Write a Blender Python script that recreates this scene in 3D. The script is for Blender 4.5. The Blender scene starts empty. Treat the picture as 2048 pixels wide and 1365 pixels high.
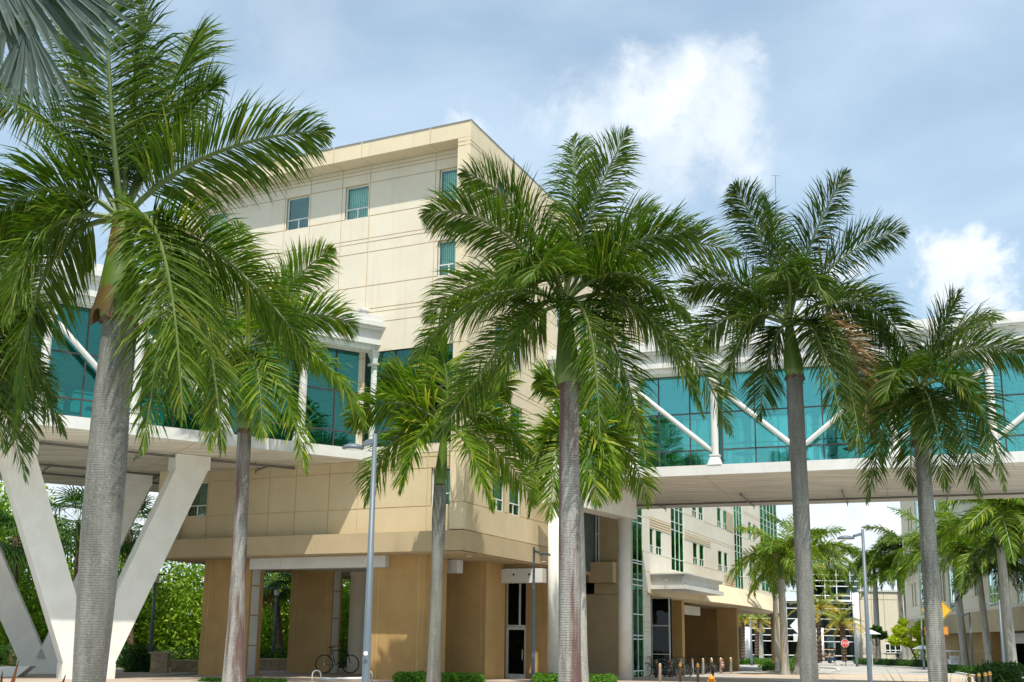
import bpy, math, random
import numpy as np
from mathutils import Vector, Matrix, Quaternion
random.seed(7); RNG = np.random.default_rng(7)
S = bpy.context.scene
COL = S.collection
R_ = math.radians

# ------------------------------------------------------------------ camera
EYE = np.array([0.0, 0.0, 1.5]); FPX = 2143.0; PX, PY = 1024.0, 866.0
th, ro = R_(11.06), R_(0.73)
FW = np.array([0, math.cos(th), math.sin(th)]); U0 = np.array([0, -math.sin(th), math.cos(th)]); R0 = np.array([1.0, 0, 0])
RT = math.cos(ro)*R0 + math.sin(ro)*U0; UP = -math.sin(ro)*R0 + math.cos(ro)*U0
cam = bpy.data.cameras.new('camera'); co = bpy.data.objects.new('camera', cam); COL.objects.link(co)
cam.sensor_width = 36; cam.lens = FPX/2048*36; cam.shift_y = (PY-682.5)/2048; cam.clip_end = 3000; cam.clip_start = 0.05
co.matrix_world = Matrix(((RT[0], UP[0], -FW[0], 0), (RT[1], UP[1], -FW[1], 0), (RT[2], UP[2], -FW[2], 1.5), (0, 0, 0, 1)))
S.camera = co
S.view_settings.view_transform = 'Standard'; S.view_settings.look = 'None'
S.view_settings.gamma = 1.0; S.view_settings.exposure = EXPOSURE = 0.88
S.render.resolution_x = 1024; S.render.resolution_y = 682

# layout helpers: turn a direction of view into a real point at a known distance / height / facade
def ray(x, y): return FW + RT*(x-PX)/FPX + UP*(PY-y)/FPX
def at(x, y, Y): d = ray(x, y); return EYE + d*(Y/d[1])
def onz(x, y, z): d = ray(x, y); return EYE + d*((z-1.5)/d[2])
def smooth(a, b, x): t = min(1, max(0, (x-a)/(b-a))); return t*t*(3-2*t)
def gz(x, Y):
    drop = 0.0 if Y < 42 else (0.0193*(Y-42) if Y < 56 else 0.27+0.0055*(Y-56))
    w = max(smooth(-4, 4, x), smooth(55, 80, Y), 0.6*smooth(-11, -15, x) if Y > 40 else 0)
    return -drop*w
def ong(x, y):
    d = ray(x, y); z = 0.0
    for _ in range(60):
        t = (z-1.5)/d[2]; p = EYE+d*t; z = 0.6*z+0.4*gz(p[0], p[1])
    return p

# ------------------------------------------------------------------ world and sun
SUN_EL, SUN_AZ = 64.5, 173.0      # behind the camera, high
W = bpy.data.worlds.new('World'); S.world = W; W.use_nodes = True
nt = W.node_tree; nt.nodes.clear()
def N(t, **k):
    n = nt.nodes.new(t)
    for a, b in k.items(): setattr(n, a, b)
    return n
def LK(a, b): nt.links.new(a, b)
def mth(op, a, b=None, c=None, cl=False):
    n = N('ShaderNodeMath', operation=op, use_clamp=cl)
    for i, v in enumerate((a, b, c)):
        if v is None: continue
        if isinstance(v, (int, float)): n.inputs[i].default_value = v
        else: LK(v, n.inputs[i])
    return n.outputs[0]
def mrange(v, a, b, c=0.0, d=1.0, smoothst=True):
    n = N('ShaderNodeMapRange'); n.interpolation_type = 'SMOOTHSTEP' if smoothst else 'LINEAR'
    LK(v, n.inputs['Value'])
    for k, x in (('From Min', a), ('From Max', b), ('To Min', c), ('To Max', d)): n.inputs[k].default_value = x
    return n.outputs['Result']
def mixc(f, a, b, bt='MIX'):
    n = N('ShaderNodeMix', data_type='RGBA', blend_type=bt)
    for i, v in ((0, f), (6, a), (7, b)):
        if isinstance(v, (int, float)): n.inputs[i].default_value = v
        elif isinstance(v, tuple): n.inputs[i].default_value = (*v, 1)
        else: LK(v, n.inputs[i])
    return n.outputs[2]
out = N('ShaderNodeOutputWorld'); bg = N('ShaderNodeBackground'); LK(bg.outputs[0], out.inputs[0])
sky = N('ShaderNodeTexSky', sky_type='NISHITA'); sky.sun_disc = False
sky.sun_elevation = R_(SUN_EL); sky.sun_rotation = R_(SUN_AZ); sky.air_density = 1.0; sky.dust_density = 1.6; sky.ozone_density = 1.0
SKY_STRENGTH = 0.090
bg.inputs[1].default_value = SKY_STRENGTH
tc = N('ShaderNodeTexCoord'); dirv = tc.outputs['Generated']
def noise(vec, sc, det=6, rough=0.55, dist=0.0):
    n = N('ShaderNodeTexNoise'); LK(vec, n.inputs['Vector'])
    n.inputs['Scale'].default_value = sc; n.inputs['Detail'].default_value = det; n.inputs['Roughness'].default_value = rough; n.inputs['Distortion'].default_value = dist
    return n
# thin high veil
mp = N('ShaderNodeMapping'); mp.inputs['Scale'].default_value = (1.0, 1.0, 2.2); mp.inputs['Rotation'].default_value = (0.3, 0.5, 0.0); LK(dirv, mp.inputs[0])
v1 = noise(mp.outputs[0], 4.2, 6, 0.5, 0.35); v2 = noise(mp.outputs[0], 1.7, 3, 0.5, 0.3)
veil = mth('ADD', mth('MULTIPLY', v1.outputs[0], 0.55), mth('MULTIPLY', v2.outputs[0], 0.45))
veil = mrange(veil, 0.34, 0.72, 0.30, 0.74)
# cumulus heads: warped distance to cloud centres on the celestial sphere
wn = noise(dirv, 13.0, 9, 0.62, 0.2); wn2 = noise(dirv, 5.0, 4, 0.5, 0.0)
wv = N('ShaderNodeVectorMath', operation='MULTIPLY_ADD'); LK(wn.outputs['Color'], wv.inputs[0]); wv.inputs[1].default_value = (0.14,)*3; wv.inputs[2].default_value = (-0.07,)*3
wa = N('ShaderNodeVectorMath', operation='ADD'); LK(wv.outputs[0], wa.inputs[0]); LK(dirv, wa.inputs[1])
def sdir(x, y): d = ray(x, y); return d/np.linalg.norm(d)
blobs = [(1230, 255, .062, .55), (1300, 225, .052, .9), (1370, 240, .055, .6), (1425, 165, .030, .45), (1330, 300, .060, .6), (1250, 330, .065, .3),
         (1160, 250, .040, .5), (1440, 260, .050, .6),
         (930, 250, .026, .6), (1880, 520, .030, 1.), (1935, 540, .032, 1.), (1900, 580, .036, 1.), (1990, 570, .022, .9), (1705, 545, .014, 1.),
         (1990, 625, .026, .8), (1700, 1075, .075, .75), (1760, 1030, .05, .8), (110, 985, .05, .9), (310, 985, .04, .9), (1420, 640, .05, .8), (1330, 660, .05, .8),
         (600, 60, .05, .15), (1640, 640, .05, .75)]
acc = None
for (x, y, r, op) in blobs:
    d = N('ShaderNodeVectorMath', operation='DISTANCE'); LK(wa.outputs[0], d.inputs[0]); d.inputs[1].default_value = tuple(sdir(x, y))
    m = mth('MULTIPLY', mrange(d.outputs['Value'], r*0.30, r*1.30, 1.0, 0.0), op)
    acc = m if acc is None else mth('MAXIMUM', acc, m)
# more broken cumulus all round the horizon, outside the view as well
gn = noise(dirv, 3.2, 8, 0.6, 0.3)
glob = mth('MULTIPLY', mrange(gn.outputs[0], 0.60, 0.72), 0.7)
sep = N('ShaderNodeSeparateXYZ'); LK(dirv, sep.inputs[0])
glob = mth('MULTIPLY', glob, mrange(sep.outputs[1], 0.55, 0.3))
acc = mth('MAXIMUM', acc, glob)
shade = mrange(noise(wa.outputs[0], 7.5, 6, 0.6).outputs[0], 0.38, 0.6)
ccol = mixc(shade, (5.4, 6.0, 6.6), (7.1, 7.3, 7.4))
skyc = mixc(veil, mixc(1.0, sky.outputs[0], (.95, 1.12, 1.08), 'MULTIPLY'), (4.9, 6.0, 7.0))
# pale towards the horizon
hz = mrange(sep.outputs[2], 0.0, 0.30, 0.55, 0.0)
skyc = mixc(hz, skyc, (6.4, 7.1, 7.8))
LK(mixc(acc, skyc, ccol), bg.inputs[0])

sl = bpy.data.lights.new('sun', 'SUN'); sl.energy = 3.3; sl.angle = R_(0.6); sl.color = (1.0, 0.94, 0.84)
so = bpy.data.objects.new('sun', sl); COL.objects.link(so)
sd = Vector((math.sin(R_(SUN_AZ))*math.cos(R_(SUN_EL)), math.cos(R_(SUN_AZ))*math.cos(R_(SUN_EL)), math.sin(R_(SUN_EL))))
so.rotation_euler = (-sd).to_track_quat('-Z', 'Y').to_euler(); so.location = (0, -20, 60)

# ------------------------------------------------------------------ materials
def mat(name, color, rough=0.7, color2=None, scale=3.0, bump=0.0, bscale=40.0, metal=0.0, spec=0.5, streak=0.0, stretch=(1, 1, 1), coord='Object', trans=0.0, emit=None):
    global nt
    m = bpy.data.materials.new(name); m.use_nodes = True; nt = m.node_tree
    b = nt.nodes['Principled BSDF']; b.inputs['Roughness'].default_value = rough; b.inputs['Metallic'].default_value = metal
    b.inputs['Specular IOR Level'].default_value = spec
    t = N('ShaderNodeTexCoord'); mp = N('ShaderNodeMapping'); mp.inputs['Scale'].default_value = stretch; LK(t.outputs[coord], mp.inputs[0])
    n = noise(mp.outputs[0], scale, 6, 0.6)
    c2 = color2 or tuple(c*0.82 for c in color)
    c = mixc(mrange(n.outputs[0], 0.35, 0.65), color, c2)
    if streak:
        mp2 = N('ShaderNodeMapping'); mp2.inputs['Scale'].default_value = (1.6, 1.6, 0.12); LK(t.outputs[coord], mp2.inputs[0])
        sn = noise(mp2.outputs[0], 1.5, 5, 0.65)
        c = mixc(mth('MULTIPLY', mrange(sn.outputs[0], 0.52, 0.75), streak), c, tuple(x*0.55 for x in color))
    LK(c, b.inputs['Base Color'])
    if bump:
        bn = noise(mp.outputs[0], bscale, 3, 0.6); bm = N('ShaderNodeBump'); bm.inputs['Strength'].default_value = bump; bm.inputs['Distance'].default_value = 0.02
        LK(bn.outputs[0], bm.inputs['Height']); LK(bm.outputs[0], b.inputs['Normal'])
    if trans:
        b2 = N('ShaderNodeBsdfTranslucent'); LK(c, b2.inputs[0]); mx = N('ShaderNodeMixShader'); mx.inputs[0].default_value = trans
        LK(b.outputs[0], mx.inputs[1]); LK(b2.outputs[0], mx.inputs[2]); LK(mx.outputs[0], nt.nodes['Material Output'].inputs[0])
    return m
def glass(name, tint, refl, gloss_tint=(.9, .95, 1), rough=0.0, fres=.9):
    global nt
    m = bpy.data.materials.new(name); m.use_nodes = True; nt = m.node_tree; nt.nodes.clear()
    o = N('ShaderNodeOutputMaterial'); tr = N('ShaderNodeBsdfTransparent'); tr.inputs[0].default_value = (*[x**.5 for x in tint], 1)
    gl = N('ShaderNodeBsdfGlossy'); gl.inputs[0].default_value = (*gloss_tint, 1); gl.inputs['Roughness'].default_value = rough
    t = N('ShaderNodeTexCoord'); oi = N('ShaderNodeObjectInfo'); va = N('ShaderNodeVectorMath', operation='MULTIPLY_ADD'); LK(oi.outputs['Random'], va.inputs[0]); va.inputs[1].default_value = (37., 19., 53.); LK(t.outputs['Object'], va.inputs[2]); bn = noise(va.outputs[0], 0.8, 2, 0.4); bm = N('ShaderNodeBump'); bm.inputs['Strength'].default_value = 0.35; bm.inputs['Distance'].default_value = 0.05
    LK(bn.outputs[0], bm.inputs['Height']); LK(bm.outputs[0], gl.inputs['Normal'])
    lw = N('ShaderNodeLayerWeight'); lw.inputs[0].default_value = 0.25
    f = mth('ADD', mth('MULTIPLY', lw.outputs['Fresnel'], fres), refl, cl=True)
    mx = N('ShaderNodeMixShader'); LK(f, mx.inputs[0]); LK(tr.outputs[0], mx.inputs[1]); LK(gl.outputs[0], mx.inputs[2]); LK(mx.outputs[0], o.inputs[0])
    return m
M = {}
M['cream'] = mat('cream_stucco', (.67, .605, .48), .85, (.645, .575, .45), 0.9, .25, 60, streak=.20)
M['joint'] = mat('joint_ochre', (.58, .43, .22), .9)
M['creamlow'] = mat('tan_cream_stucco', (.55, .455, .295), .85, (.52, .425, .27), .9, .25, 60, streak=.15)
M['parapet'] = mat('cream_parapet', (.66, .56, .395), .85, (.63, .53, .365), 1.0, .25, 60, streak=.20)
M['ledge'] = mat('tan_ledge', (.43, .34, .205), .85, (.40, .31, .185), 1.0, .25, 60, streak=.2)
M['tan'] = mat('tan_stucco', (.44, .28, .11), .85, (.39, .245, .092), 1.1, .25, 60, streak=.35)
M['white'] = mat('white_painted_concrete', (.62, .62, .59), .7, (.57, .57, .54), 1.0, .12, 50, streak=.25)
M['trestle'] = mat('white_textured_concrete', (.73, .72, .675), .8, (.67, .66, .61), 1.5, .25, 70, streak=.22)
M['soffit'] = mat('board_marked_soffit', (.70, .67, .59), .85, (.50, .475, .41), 1.2, .2, 30, stretch=(.3, 3, 1))
M['cap'] = mat('grey_metal_coping', (.25, .27, .3), .5)
M['alu'] = mat('white_aluminium', (.75, .76, .75), .45)
M['bronze'] = mat('dark_mullion', (.06, .045, .05), .5)
M['blind'] = mat('vertical_blinds', (.64, .82, .74), .8)
M['dark'] = mat('dark_interior', (.02, .022, .02), .9)
M['room'] = mat('dim_room', (.10, .13, .12), .9)
M['glass'] = glass('green_window_glass', (.72, .93, .84), .06, (.75, 1, .92))
M['tealglass'] = glass('teal_bridge_glass', (.66, .98, .95), .15, (.50, .95, .93))
M['dimmedteal'] = glass('dimmed_teal_bridge_glass', (.05, .46, .40), .10, (.35, .85, .75))  # same bridge glass, the dark backdrop behind it put into the tint
M['greenrefl'] = glass('green_reflection_tint_glass', (.22, .72, .42), .10, (.35, .95, .60))  # reflection of sunlit palms put into the green tint
M['wingcream'] = mat('pale_cream_stucco', (.69, .645, .55), .85, (.66, .61, .51), 0.9, .25, 60, streak=.15)
M['farglass'] = glass('far_hall_glass', (.10, .16, .18), .10, (.6, .85, .9))
M['darkglass'] = glass('dark_glass', (.12, .17, .15), .02, fres=.18)
M['floorin'] = mat('bridge_floor', (.55, .58, .55), .5)
M['ceilin'] = mat('bridge_ceiling', (.82, .84, .82), .8)
M['pipe'] = mat('grey_sprinkler_pipe', (.13, .125, .115), .5)
M['steel'] = mat('galvanised_grey_steel', (.115, .145, .175), .45, (.10, .13, .155), 2, metal=.0)
M['lens'] = mat('lamp_lens', (.7, .7, .62), .4)
M['inox'] = mat('brushed_steel', (.50, .47, .42), .35, metal=.7)
M['bandyel'] = mat('amber_reflector', (.85, .42, .03), .5)
M['red'] = mat('red_print', (.62, .06, .05), .6)
M['signwhite'] = mat('sign_white', (.8, .8, .8), .5, (.77, .77, .77))
M['black'] = mat('black_rubber', (.015, .015, .017), .6)
M['blackpaint'] = mat('black_paint', (.02, .02, .02), .4)
M['tealpaint'] = mat('teal_paint', (.05, .20, .22), .35)
M['yellow'] = mat('shaded_sign_yellow', (.62, .36, .012), .5, (.58, .33, .012))  # darkened yellow, shade over the diamond sign put into the colour
M['orange'] = mat('sign_orange', (.66, .24, .015), .5)
M['bluepaint'] = mat('navy_paint', (.02, .06, .16), .3)
M['canvas'] = mat('white_canvas', (.8, .82, .85), .7)
M['skin'] = mat('skin', (.45, .27, .18), .6)
M['hair'] = mat('dark_hair', (.02, .015, .01), .6)
M['blackcloth'] = mat('black_cloth', (.025, .03, .035), .9)
M['orangecloth'] = mat('peach_cloth', (.6, .36, .2), .9)
M['pave'] = None
M['stone'] = mat('split_stone', (.42, .33, .22), .9, (.30, .23, .15), 6, .6, 30)
M['kerb'] = mat('pale_kerb', (.62, .60, .55), .85, streak=.0)
M['earth'] = mat('dark_mulch', (.07, .045, .03), .95, (.04, .028, .02), 20)

def leafmat(name, a, b, c=None, trans=.23, rough=.5, spec=.22):
    global nt
    m = bpy.data.materials.new(name); m.use_nodes = True; nt = m.node_tree
    p = nt.nodes['Principled BSDF']; p.inputs['Roughness'].default_value = rough; p.inputs['Specular IOR Level'].default_value = spec
    g = N('ShaderNodeNewGeometry'); t = N('ShaderNodeTexCoord'); n = noise(t.outputs['Object'], 1.4, 4, .6)
    oi = N('ShaderNodeObjectInfo')
    f = mth('ADD', mth('MULTIPLY', g.outputs['Random Per Island'], .55), mth('MULTIPLY', n.outputs[0], .45))
    f = mth('ADD', f, mth('MULTIPLY_ADD', oi.outputs['Random'], .3, -.15), cl=True)
    col = mixc(f, a, b)
    if c: col = mixc(mrange(g.outputs['Random Per Island'], .86, .95), col, c)
    LK(col, p.inputs['Base Color'])
    tl = N('ShaderNodeBsdfTranslucent'); LK(mixc(1.0, col, (1.5, 1.9, .6), 'MULTIPLY'), tl.inputs[0])
    mx = N('ShaderNodeMixShader'); mx.inputs[0].default_value = trans; LK(p.outputs[0], mx.inputs[1]); LK(tl.outputs[0], mx.inputs[2]); LK(mx.outputs[0], nt.nodes['Material Output'].inputs[0])
    return m
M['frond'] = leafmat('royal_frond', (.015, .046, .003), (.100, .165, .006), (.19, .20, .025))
M['frond2'] = leafmat('sunlit_frond', (.035, .090, .005), (.18, .27, .012), (.34, .33, .04), .32)  # brighter copy of the frond colours, sunlight put into the green
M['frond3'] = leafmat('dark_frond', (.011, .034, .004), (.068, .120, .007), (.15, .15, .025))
M['date'] = leafmat('date_frond', (.12, .20, .03), (.30, .36, .05), (.55, .36, .03))
M['datelow'] = leafmat('yellowing_frond', (.35, .28, .03), (.55, .40, .04), (.6, .3, .03))
M['silver'] = leafmat('silver_fan', (.085, .115, .105), (.13, .165, .15), None, .10, .6)
M['drydead'] = leafmat('dry_frond', (.20, .12, .05), (.30, .20, .10), None, .1, .8)
M['leaf'] = leafmat('broad_leaf', (.07, .16, .012), (.22, .34, .02), (.36, .42, .04))
M['leafdark'] = leafmat('dark_leaf', (.015, .05, .01), (.05, .12, .015), (.08, .16, .02))  # darker green for hedges, undergrowth and fan palms
M['hedge'] = leafmat('hedge_leaf', (.04, .12, .01), (.10, .23, .015), (.16, .30, .03))
M['yelleaf'] = leafmat('yellow_green_leaf', (.25, .34, .02), (.48, .50, .03), (.55, .60, .05), .35)
M['brom'] = leafmat('bromeliad_leaf', (.10, .09, .02), (.20, .05, .03), None, .1)
M['rachis'] = mat('frond_stem', (.11, .15, .03), .5, (.08, .12, .025), 4)
M['rachisdate'] = mat('date_stem', (.30, .28, .08), .6)
def shaftmat(name, a, b, c):
    global nt
    m = mat(name, a, .38, b, 1.2, stretch=(2, 2, .25)); nt = m.node_tree
    return m
M['shaft'] = shaftmat('crownshaft_green', (.055, .11, .010), (.085, .135, .018), None)
M['shaftbrown'] = shaftmat('crownshaft_brown', (.13, .055, .018), (.085, .06, .015), None)
def trunkmat(name, base, dark, rust, rings=14.0, ringamt=.5, rustamt=.0):
    global nt
    m = bpy.data.materials.new(name); m.use_nodes = True; nt = m.node_tree
    b = nt.nodes['Principled BSDF']; b.inputs['Roughness'].default_value = .88
    t = N('ShaderNodeTexCoord'); ob = t.outputs['Object']
    w = N('ShaderNodeTexWave', bands_direction='Z'); LK(ob, w.inputs[0]); w.inputs['Scale'].default_value = rings; w.inputs['Distortion'].default_value = 3.0; w.inputs['Detail'].default_value = 3; w.inputs['Detail Scale'].default_value = .7
    wl = mth('MULTIPLY', mrange(w.outputs['Fac'], .72, .98), mrange(noise(ob, 2.2, 3, .6).outputs[0], .36, .6))
    mp = N('ShaderNodeMapping'); mp.inputs['Scale'].default_value = (2.2, 2.2, .35); LK(ob, mp.inputs[0])
    n1 = noise(mp.outputs[0], 1.6, 5, .6); n2 = noise(ob, 26, 5, .7); n3 = noise(ob, 1.1, 3, .5)
    col = mixc(mrange(n1.outputs[0], .38, .68), base, dark)
    col = mixc(mth('MULTIPLY', mrange(n2.outputs[0], .52, .62), .45), col, tuple(x*1.5 for x in base))
    col = mixc(mth('MULTIPLY', mrange(n2.outputs[0], .46, .36), .5), col, tuple(x*.6 for x in dark))
    if rustamt:
        mp3 = N('ShaderNodeMapping'); mp3.inputs['Scale'].default_value = (2.6, 2.6, .22); LK(ob, mp3.inputs[0])
        n5 = noise(mp3.outputs[0], 1.3, 5, .65)
        col = mixc(mth('MULTIPLY', mrange(n5.outputs[0], .42, .62), rustamt), col, rust)
    col = mixc(mth('MULTIPLY', wl, ringamt), col, tuple(x*.45 for x in dark))
    LK(col, b.inputs['Base Color'])
    h = mth('SUBTRACT', mth('MULTIPLY', n2.outputs[0], .35), wl)
    bm = N('ShaderNodeBump'); bm.inputs['Strength'].default_value = .7; bm.inputs['Distance'].default_value = .012; LK(h, bm.inputs['Height']); LK(bm.outputs[0], b.inputs['Normal'])
    return m
M['trunk'] = trunkmat('royal_trunk', (.185, .185, .165), (.105, .105, .092), (.085, .07, .05), rings=8, ringamt=.32, rustamt=.4)
M['trunkrust'] = trunkmat('royal_trunk_stained', (.28, .275, .25), (.15, .135, .12), (.115, .058, .048), rings=6, ringamt=.65, rustamt=1.0)
M['trunkgrey'] = trunkmat('royal_trunk_mossy', (.25, .25, .22), (.10, .10, .085), (.06, .05, .04), rings=6, ringamt=.7, rustamt=.6)
M['trunkfar'] = trunkmat('royal_trunk_far', (.38, .37, .33), (.25, .24, .21), (.1, .08, .06), rings=5, ringamt=.3)
M['datetrunk'] = mat('date_trunk', (.16, .10, .06), .95, (.07, .045, .03), 9, .8, 14)

# ------------------------------------------------------------------ mesh helpers
class MB:
    def __init__(s): s.v = []; s.f = []; s.m = []; s.cur = 0
    def add(s, vs, fs, m=None):
        o = len(s.v); s.v += [tuple(map(float, p)) for p in vs]; s.f += [tuple(i+o for i in f) for f in fs]; s.m += [s.cur if m is None else m]*len(fs); return s
    def hexa(s, p, m=None):     # 8 points: bottom 4 (ccw), top 4
        return s.add(p, [(3, 2, 1, 0), (4, 5, 6, 7), (0, 1, 5, 4), (1, 2, 6, 5), (2, 3, 7, 6), (3, 0, 4, 7)], m)
    def box(s, x0, x1, y0, y1, z0, z1, m=None):
        return s.hexa([(x0, y0, z0), (x1, y0, z0), (x1, y1, z0), (x0, y1, z0), (x0, y0, z1), (x1, y0, z1), (x1, y1, z1), (x0, y1, z1)], m)
    def tube(s, pts, rad, n=8, m=None, caps=True):
        pts = [np.array(p, float) for p in pts]; rad = rad if hasattr(rad, '__len__') else [rad]*len(pts); vs = []
        prevu = None
        for i, p in enumerate(pts):
            t = pts[min(i+1, len(pts)-1)]-pts[max(i-1, 0)]; t = t/(np.linalg.norm(t)+1e-9)
            if prevu is None:
                a = np.array([0, 0, 1.0]) if abs(t[2]) < .9 else np.array([1.0, 0, 0]); u = np.cross(t, a)
            else: u = prevu-t*np.dot(prevu, t)
            u /= np.linalg.norm(u)+1e-9; prevu = u; w = np.cross(t, u)
            for k in range(n):
                an = 2*math.pi*k/n; vs.append(p+(u*math.cos(an)+w*math.sin(an))*rad[i])
        fs = []
        for i in range(len(pts)-1):
            for k in range(n): fs.append((i*n+k, i*n+(k+1) % n, (i+1)*n+(k+1) % n, (i+1)*n+k))
        if caps: fs.append(tuple(range(n))[::-1]); fs.append(tuple((len(pts)-1)*n+k for k in range(n)))
        return s.add(vs, fs, m)
    def lathe(s, c, prof, n=20, m=None, jit=0.0):   # prof: (r, z)
        vs = []
        for (r, z) in prof:
            for k in range(n):
                a = 2*math.pi*k/n; rr = r*(1+jit*math.sin(3*a+z*1.7)); vs.append((c[0]+rr*math.cos(a), c[1]+rr*math.sin(a), c[2]+z))
        fs = [(i*n+k, i*n+(k+1) % n, (i+1)*n+(k+1) % n, (i+1)*n+k) for i in range(len(prof)-1) for k in range(n)]
        fs.append(tuple(range(n))[::-1]); fs.append(tuple((len(prof)-1)*n+k for k in range(n)))
        return s.add(vs, fs, m)
    def prism(s, poly, z0, z1, m=None):
        n = len(poly); vs = [(p[0], p[1], z0) for p in poly]+[(p[0], p[1], z1) for p in poly]
        fs = [tuple(range(n))[::-1], tuple(range(n, 2*n))]+[(k, (k+1) % n, n+(k+1) % n, n+k) for k in range(n)]
        return s.add(vs, fs, m)
def link(o, parent=None):
    COL.objects.link(o)
    if parent is not None: o.parent = parent
    return o
def absloc(o):
    p = np.zeros(3)
    while o is not None: p += np.array(o.location); o = o.parent
    return p
def build(name, mb, mats, parent=None, smooth_=False, loc=None, kind=None):
    me = bpy.data.meshes.new(name); off = absloc(parent) if parent is not None else np.zeros(3)
    l = np.array(loc if loc is not None else (0, 0, 0), float)
    base = off+l if parent is None else off
    vv = [(p[0]-base[0], p[1]-base[1], p[2]-base[2]) for p in mb.v]
    me.from_pydata(vv, [], mb.f)
    for x in (mats if isinstance(mats, (list, tuple)) else [mats]): me.materials.append(M[x] if isinstance(x, str) else x)
    if any(mb.m): me.polygons.foreach_set('material_index', mb.m)
    if smooth_: me.polygons.foreach_set('use_smooth', [True]*len(me.polygons))
    o = bpy.data.objects.new(name, me)
    if parent is None: o.location = l
    link(o, parent)
    if kind: o['kind'] = kind
    return o
def tag(o, label, cat, group=None):
    o['label'] = label; o['category'] = cat
    if group: o['group'] = group
    return o
def thing(name, label, cat, loc=(0, 0, 0), group=None):
    o = bpy.data.objects.new(name, None); COL.objects.link(o); o.location = tuple(map(float, loc)); o.empty_display_size = .3
    return tag(o, label, cat, group)
def dup(root, loc, rotz=0, label=None, group=None, scale=None):
    def rec(o, parent):
        c = o.copy(); COL.objects.link(c)
        if parent is not None: c.parent = parent
        for ch in list(o.children): rec(ch, c)
        return c
    r = rec(root, None); r.location = tuple(map(float, loc)); r.rotation_euler = (0, 0, rotz)
    if scale: r.scale = (scale,)*3
    if label: r['label'] = label
    if group: r['group'] = group
    return r

class Frame:   # a facade: origin P, azimuth of the run s; o = distance behind the face, z up
    def __init__(s, P, az, flip=1):
        a = R_(az); s.P = np.array([P[0], P[1], 0.0]); s.u = np.array([math.sin(a), math.cos(a), 0]); n = np.array([math.cos(a), -math.sin(a), 0])
        if np.dot(n, s.P-EYE) < 0: n = -n
        s.n = n*flip            # points away from the camera
    def p(s, a, o, z): return s.P+s.u*a+s.n*o+np.array([0, 0, z])
    def sz(s, x, y, o=0.0):
        d = ray(x, y); Q = s.P+s.n*o; t = np.dot(Q-EYE, s.n)/np.dot(d, s.n); w = EYE+d*t; return float(np.dot(w-s.P, s.u)), float(w[2])
    def box(s, mb, a0, a1, o0, o1, z0, z1, m=None):
        if a0 > a1: a0, a1 = a1, a0
        return mb.hexa([s.p(a0, o0, z0), s.p(a1, o0, z0), s.p(a1, o1, z0), s.p(a0, o1, z0), s.p(a0, o0, z1), s.p(a1, o0, z1), s.p(a1, o1, z1), s.p(a0, o1, z1)], m)

_cache = {}
def window(fr, parent, s0, s1, z0, z1, o, bars=(.32,), vmid=True, gl='glass', blinds=True, depth=.16, name='window'):
    """framed window set back in its opening, blinds and a dim room behind the pane"""
    if s0 > s1: s0, s1 = s1, s0
    f = MB(); t = .045; a, b = o+depth-.05, o+depth+.02
    fr.box(f, s0, s0+t, a, b, z0, z1); fr.box(f, s1-t, s1, a, b, z0, z1); fr.box(f, s0+t, s1-t, a, b, z0, z0+t); fr.box(f, s0+t, s1-t, a, b, z1-t, z1)
    for br in bars:
        zz = z0+(z1-z0)*br; fr.box(f, s0+t, s1-t, a+.004, b-.004, zz-t/2, zz+t/2)
        if vmid: fr.box(f, (s0+s1)/2-t/2, (s0+s1)/2+t/2, a+.008, b-.008, z0+t, zz-t/2)
    w = build(name, f, 'alu', parent)
    g = MB(); fr.box(g, s0+t, s1-t, o+depth-.012, o+depth-.004, z0+t, z1-t); build('pane', g, gl, w)
    if blinds:
        bl = MB(); k = s0+.03
        edge = random.choice([.02, .1, .22])*(s1-s0)
        k += edge
        while k < s1-.09:
            bl.add([fr.p(k, o+depth+.16, z0+.03), fr.p(k+.085, o+depth+.185, z0+.03), fr.p(k+.085, o+depth+.185, z1-.06), fr.p(k, o+depth+.16, z1-.06)], [(0, 1, 2, 3)]); k += .092
        if bl.v and random.random() < .85: build('blinds', bl, 'blind', w)
    rm = MB()
    fr.box(rm, s0, s1, o+depth+.6, o+depth+.62, z0, z1); fr.box(rm, s0-.02, s0, o+depth+.03, o+depth+.6, z0, z1); fr.box(rm, s1, s1+.02, o+depth+.03, o+depth+.6, z0, z1); fr.box(rm, s0, s1, o+depth+.03, o+depth+.6, z1, z1+.02)
    build('reveal', rm, 'room', w)
    return w
def glazing(fr, parent, s0, s1, z0, z1, o, vs, hs, fm='alu', gl='glass', t=.05, dp=.08, name='curtain_wall', skip=None, bright=True, back=None):
    """curtain wall: one frame object with each pane its own child"""
    f = MB()
    vs = [s0]+[v for v in vs if s0 < v < s1]+[s1]; hs = [z0]+[h for h in hs if z0 < h < z1]+[z1]
    for v in vs: fr.box(f, v-t/2, v+t/2, o-dp/2, o+dp/2, z0, z1)
    for h in hs: fr.box(f, s0+t/2, s1-t/2, o-dp/2+.006, o+dp/2-.006, h-t/2, h+t/2)
    w = build(name, f, fm, parent)
    for i in range(len(vs)-1):
        for j in range(len(hs)-1):
            g = MB(); fr.box(g, vs[i]+t/2, vs[i+1]-t/2, o-.006, o+.006, hs[j]+t/2, hs[j+1]-t/2); o_ = build('pane', g, gl, w)
    if back is not None:
        g = MB(); fr.box(g, s0, s1, o+back, o+back+.03, z0, z1); build('reveal', g, 'dark', w)  # near-black sheet, darkness of the unlit room put into its colour
    return w
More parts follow.
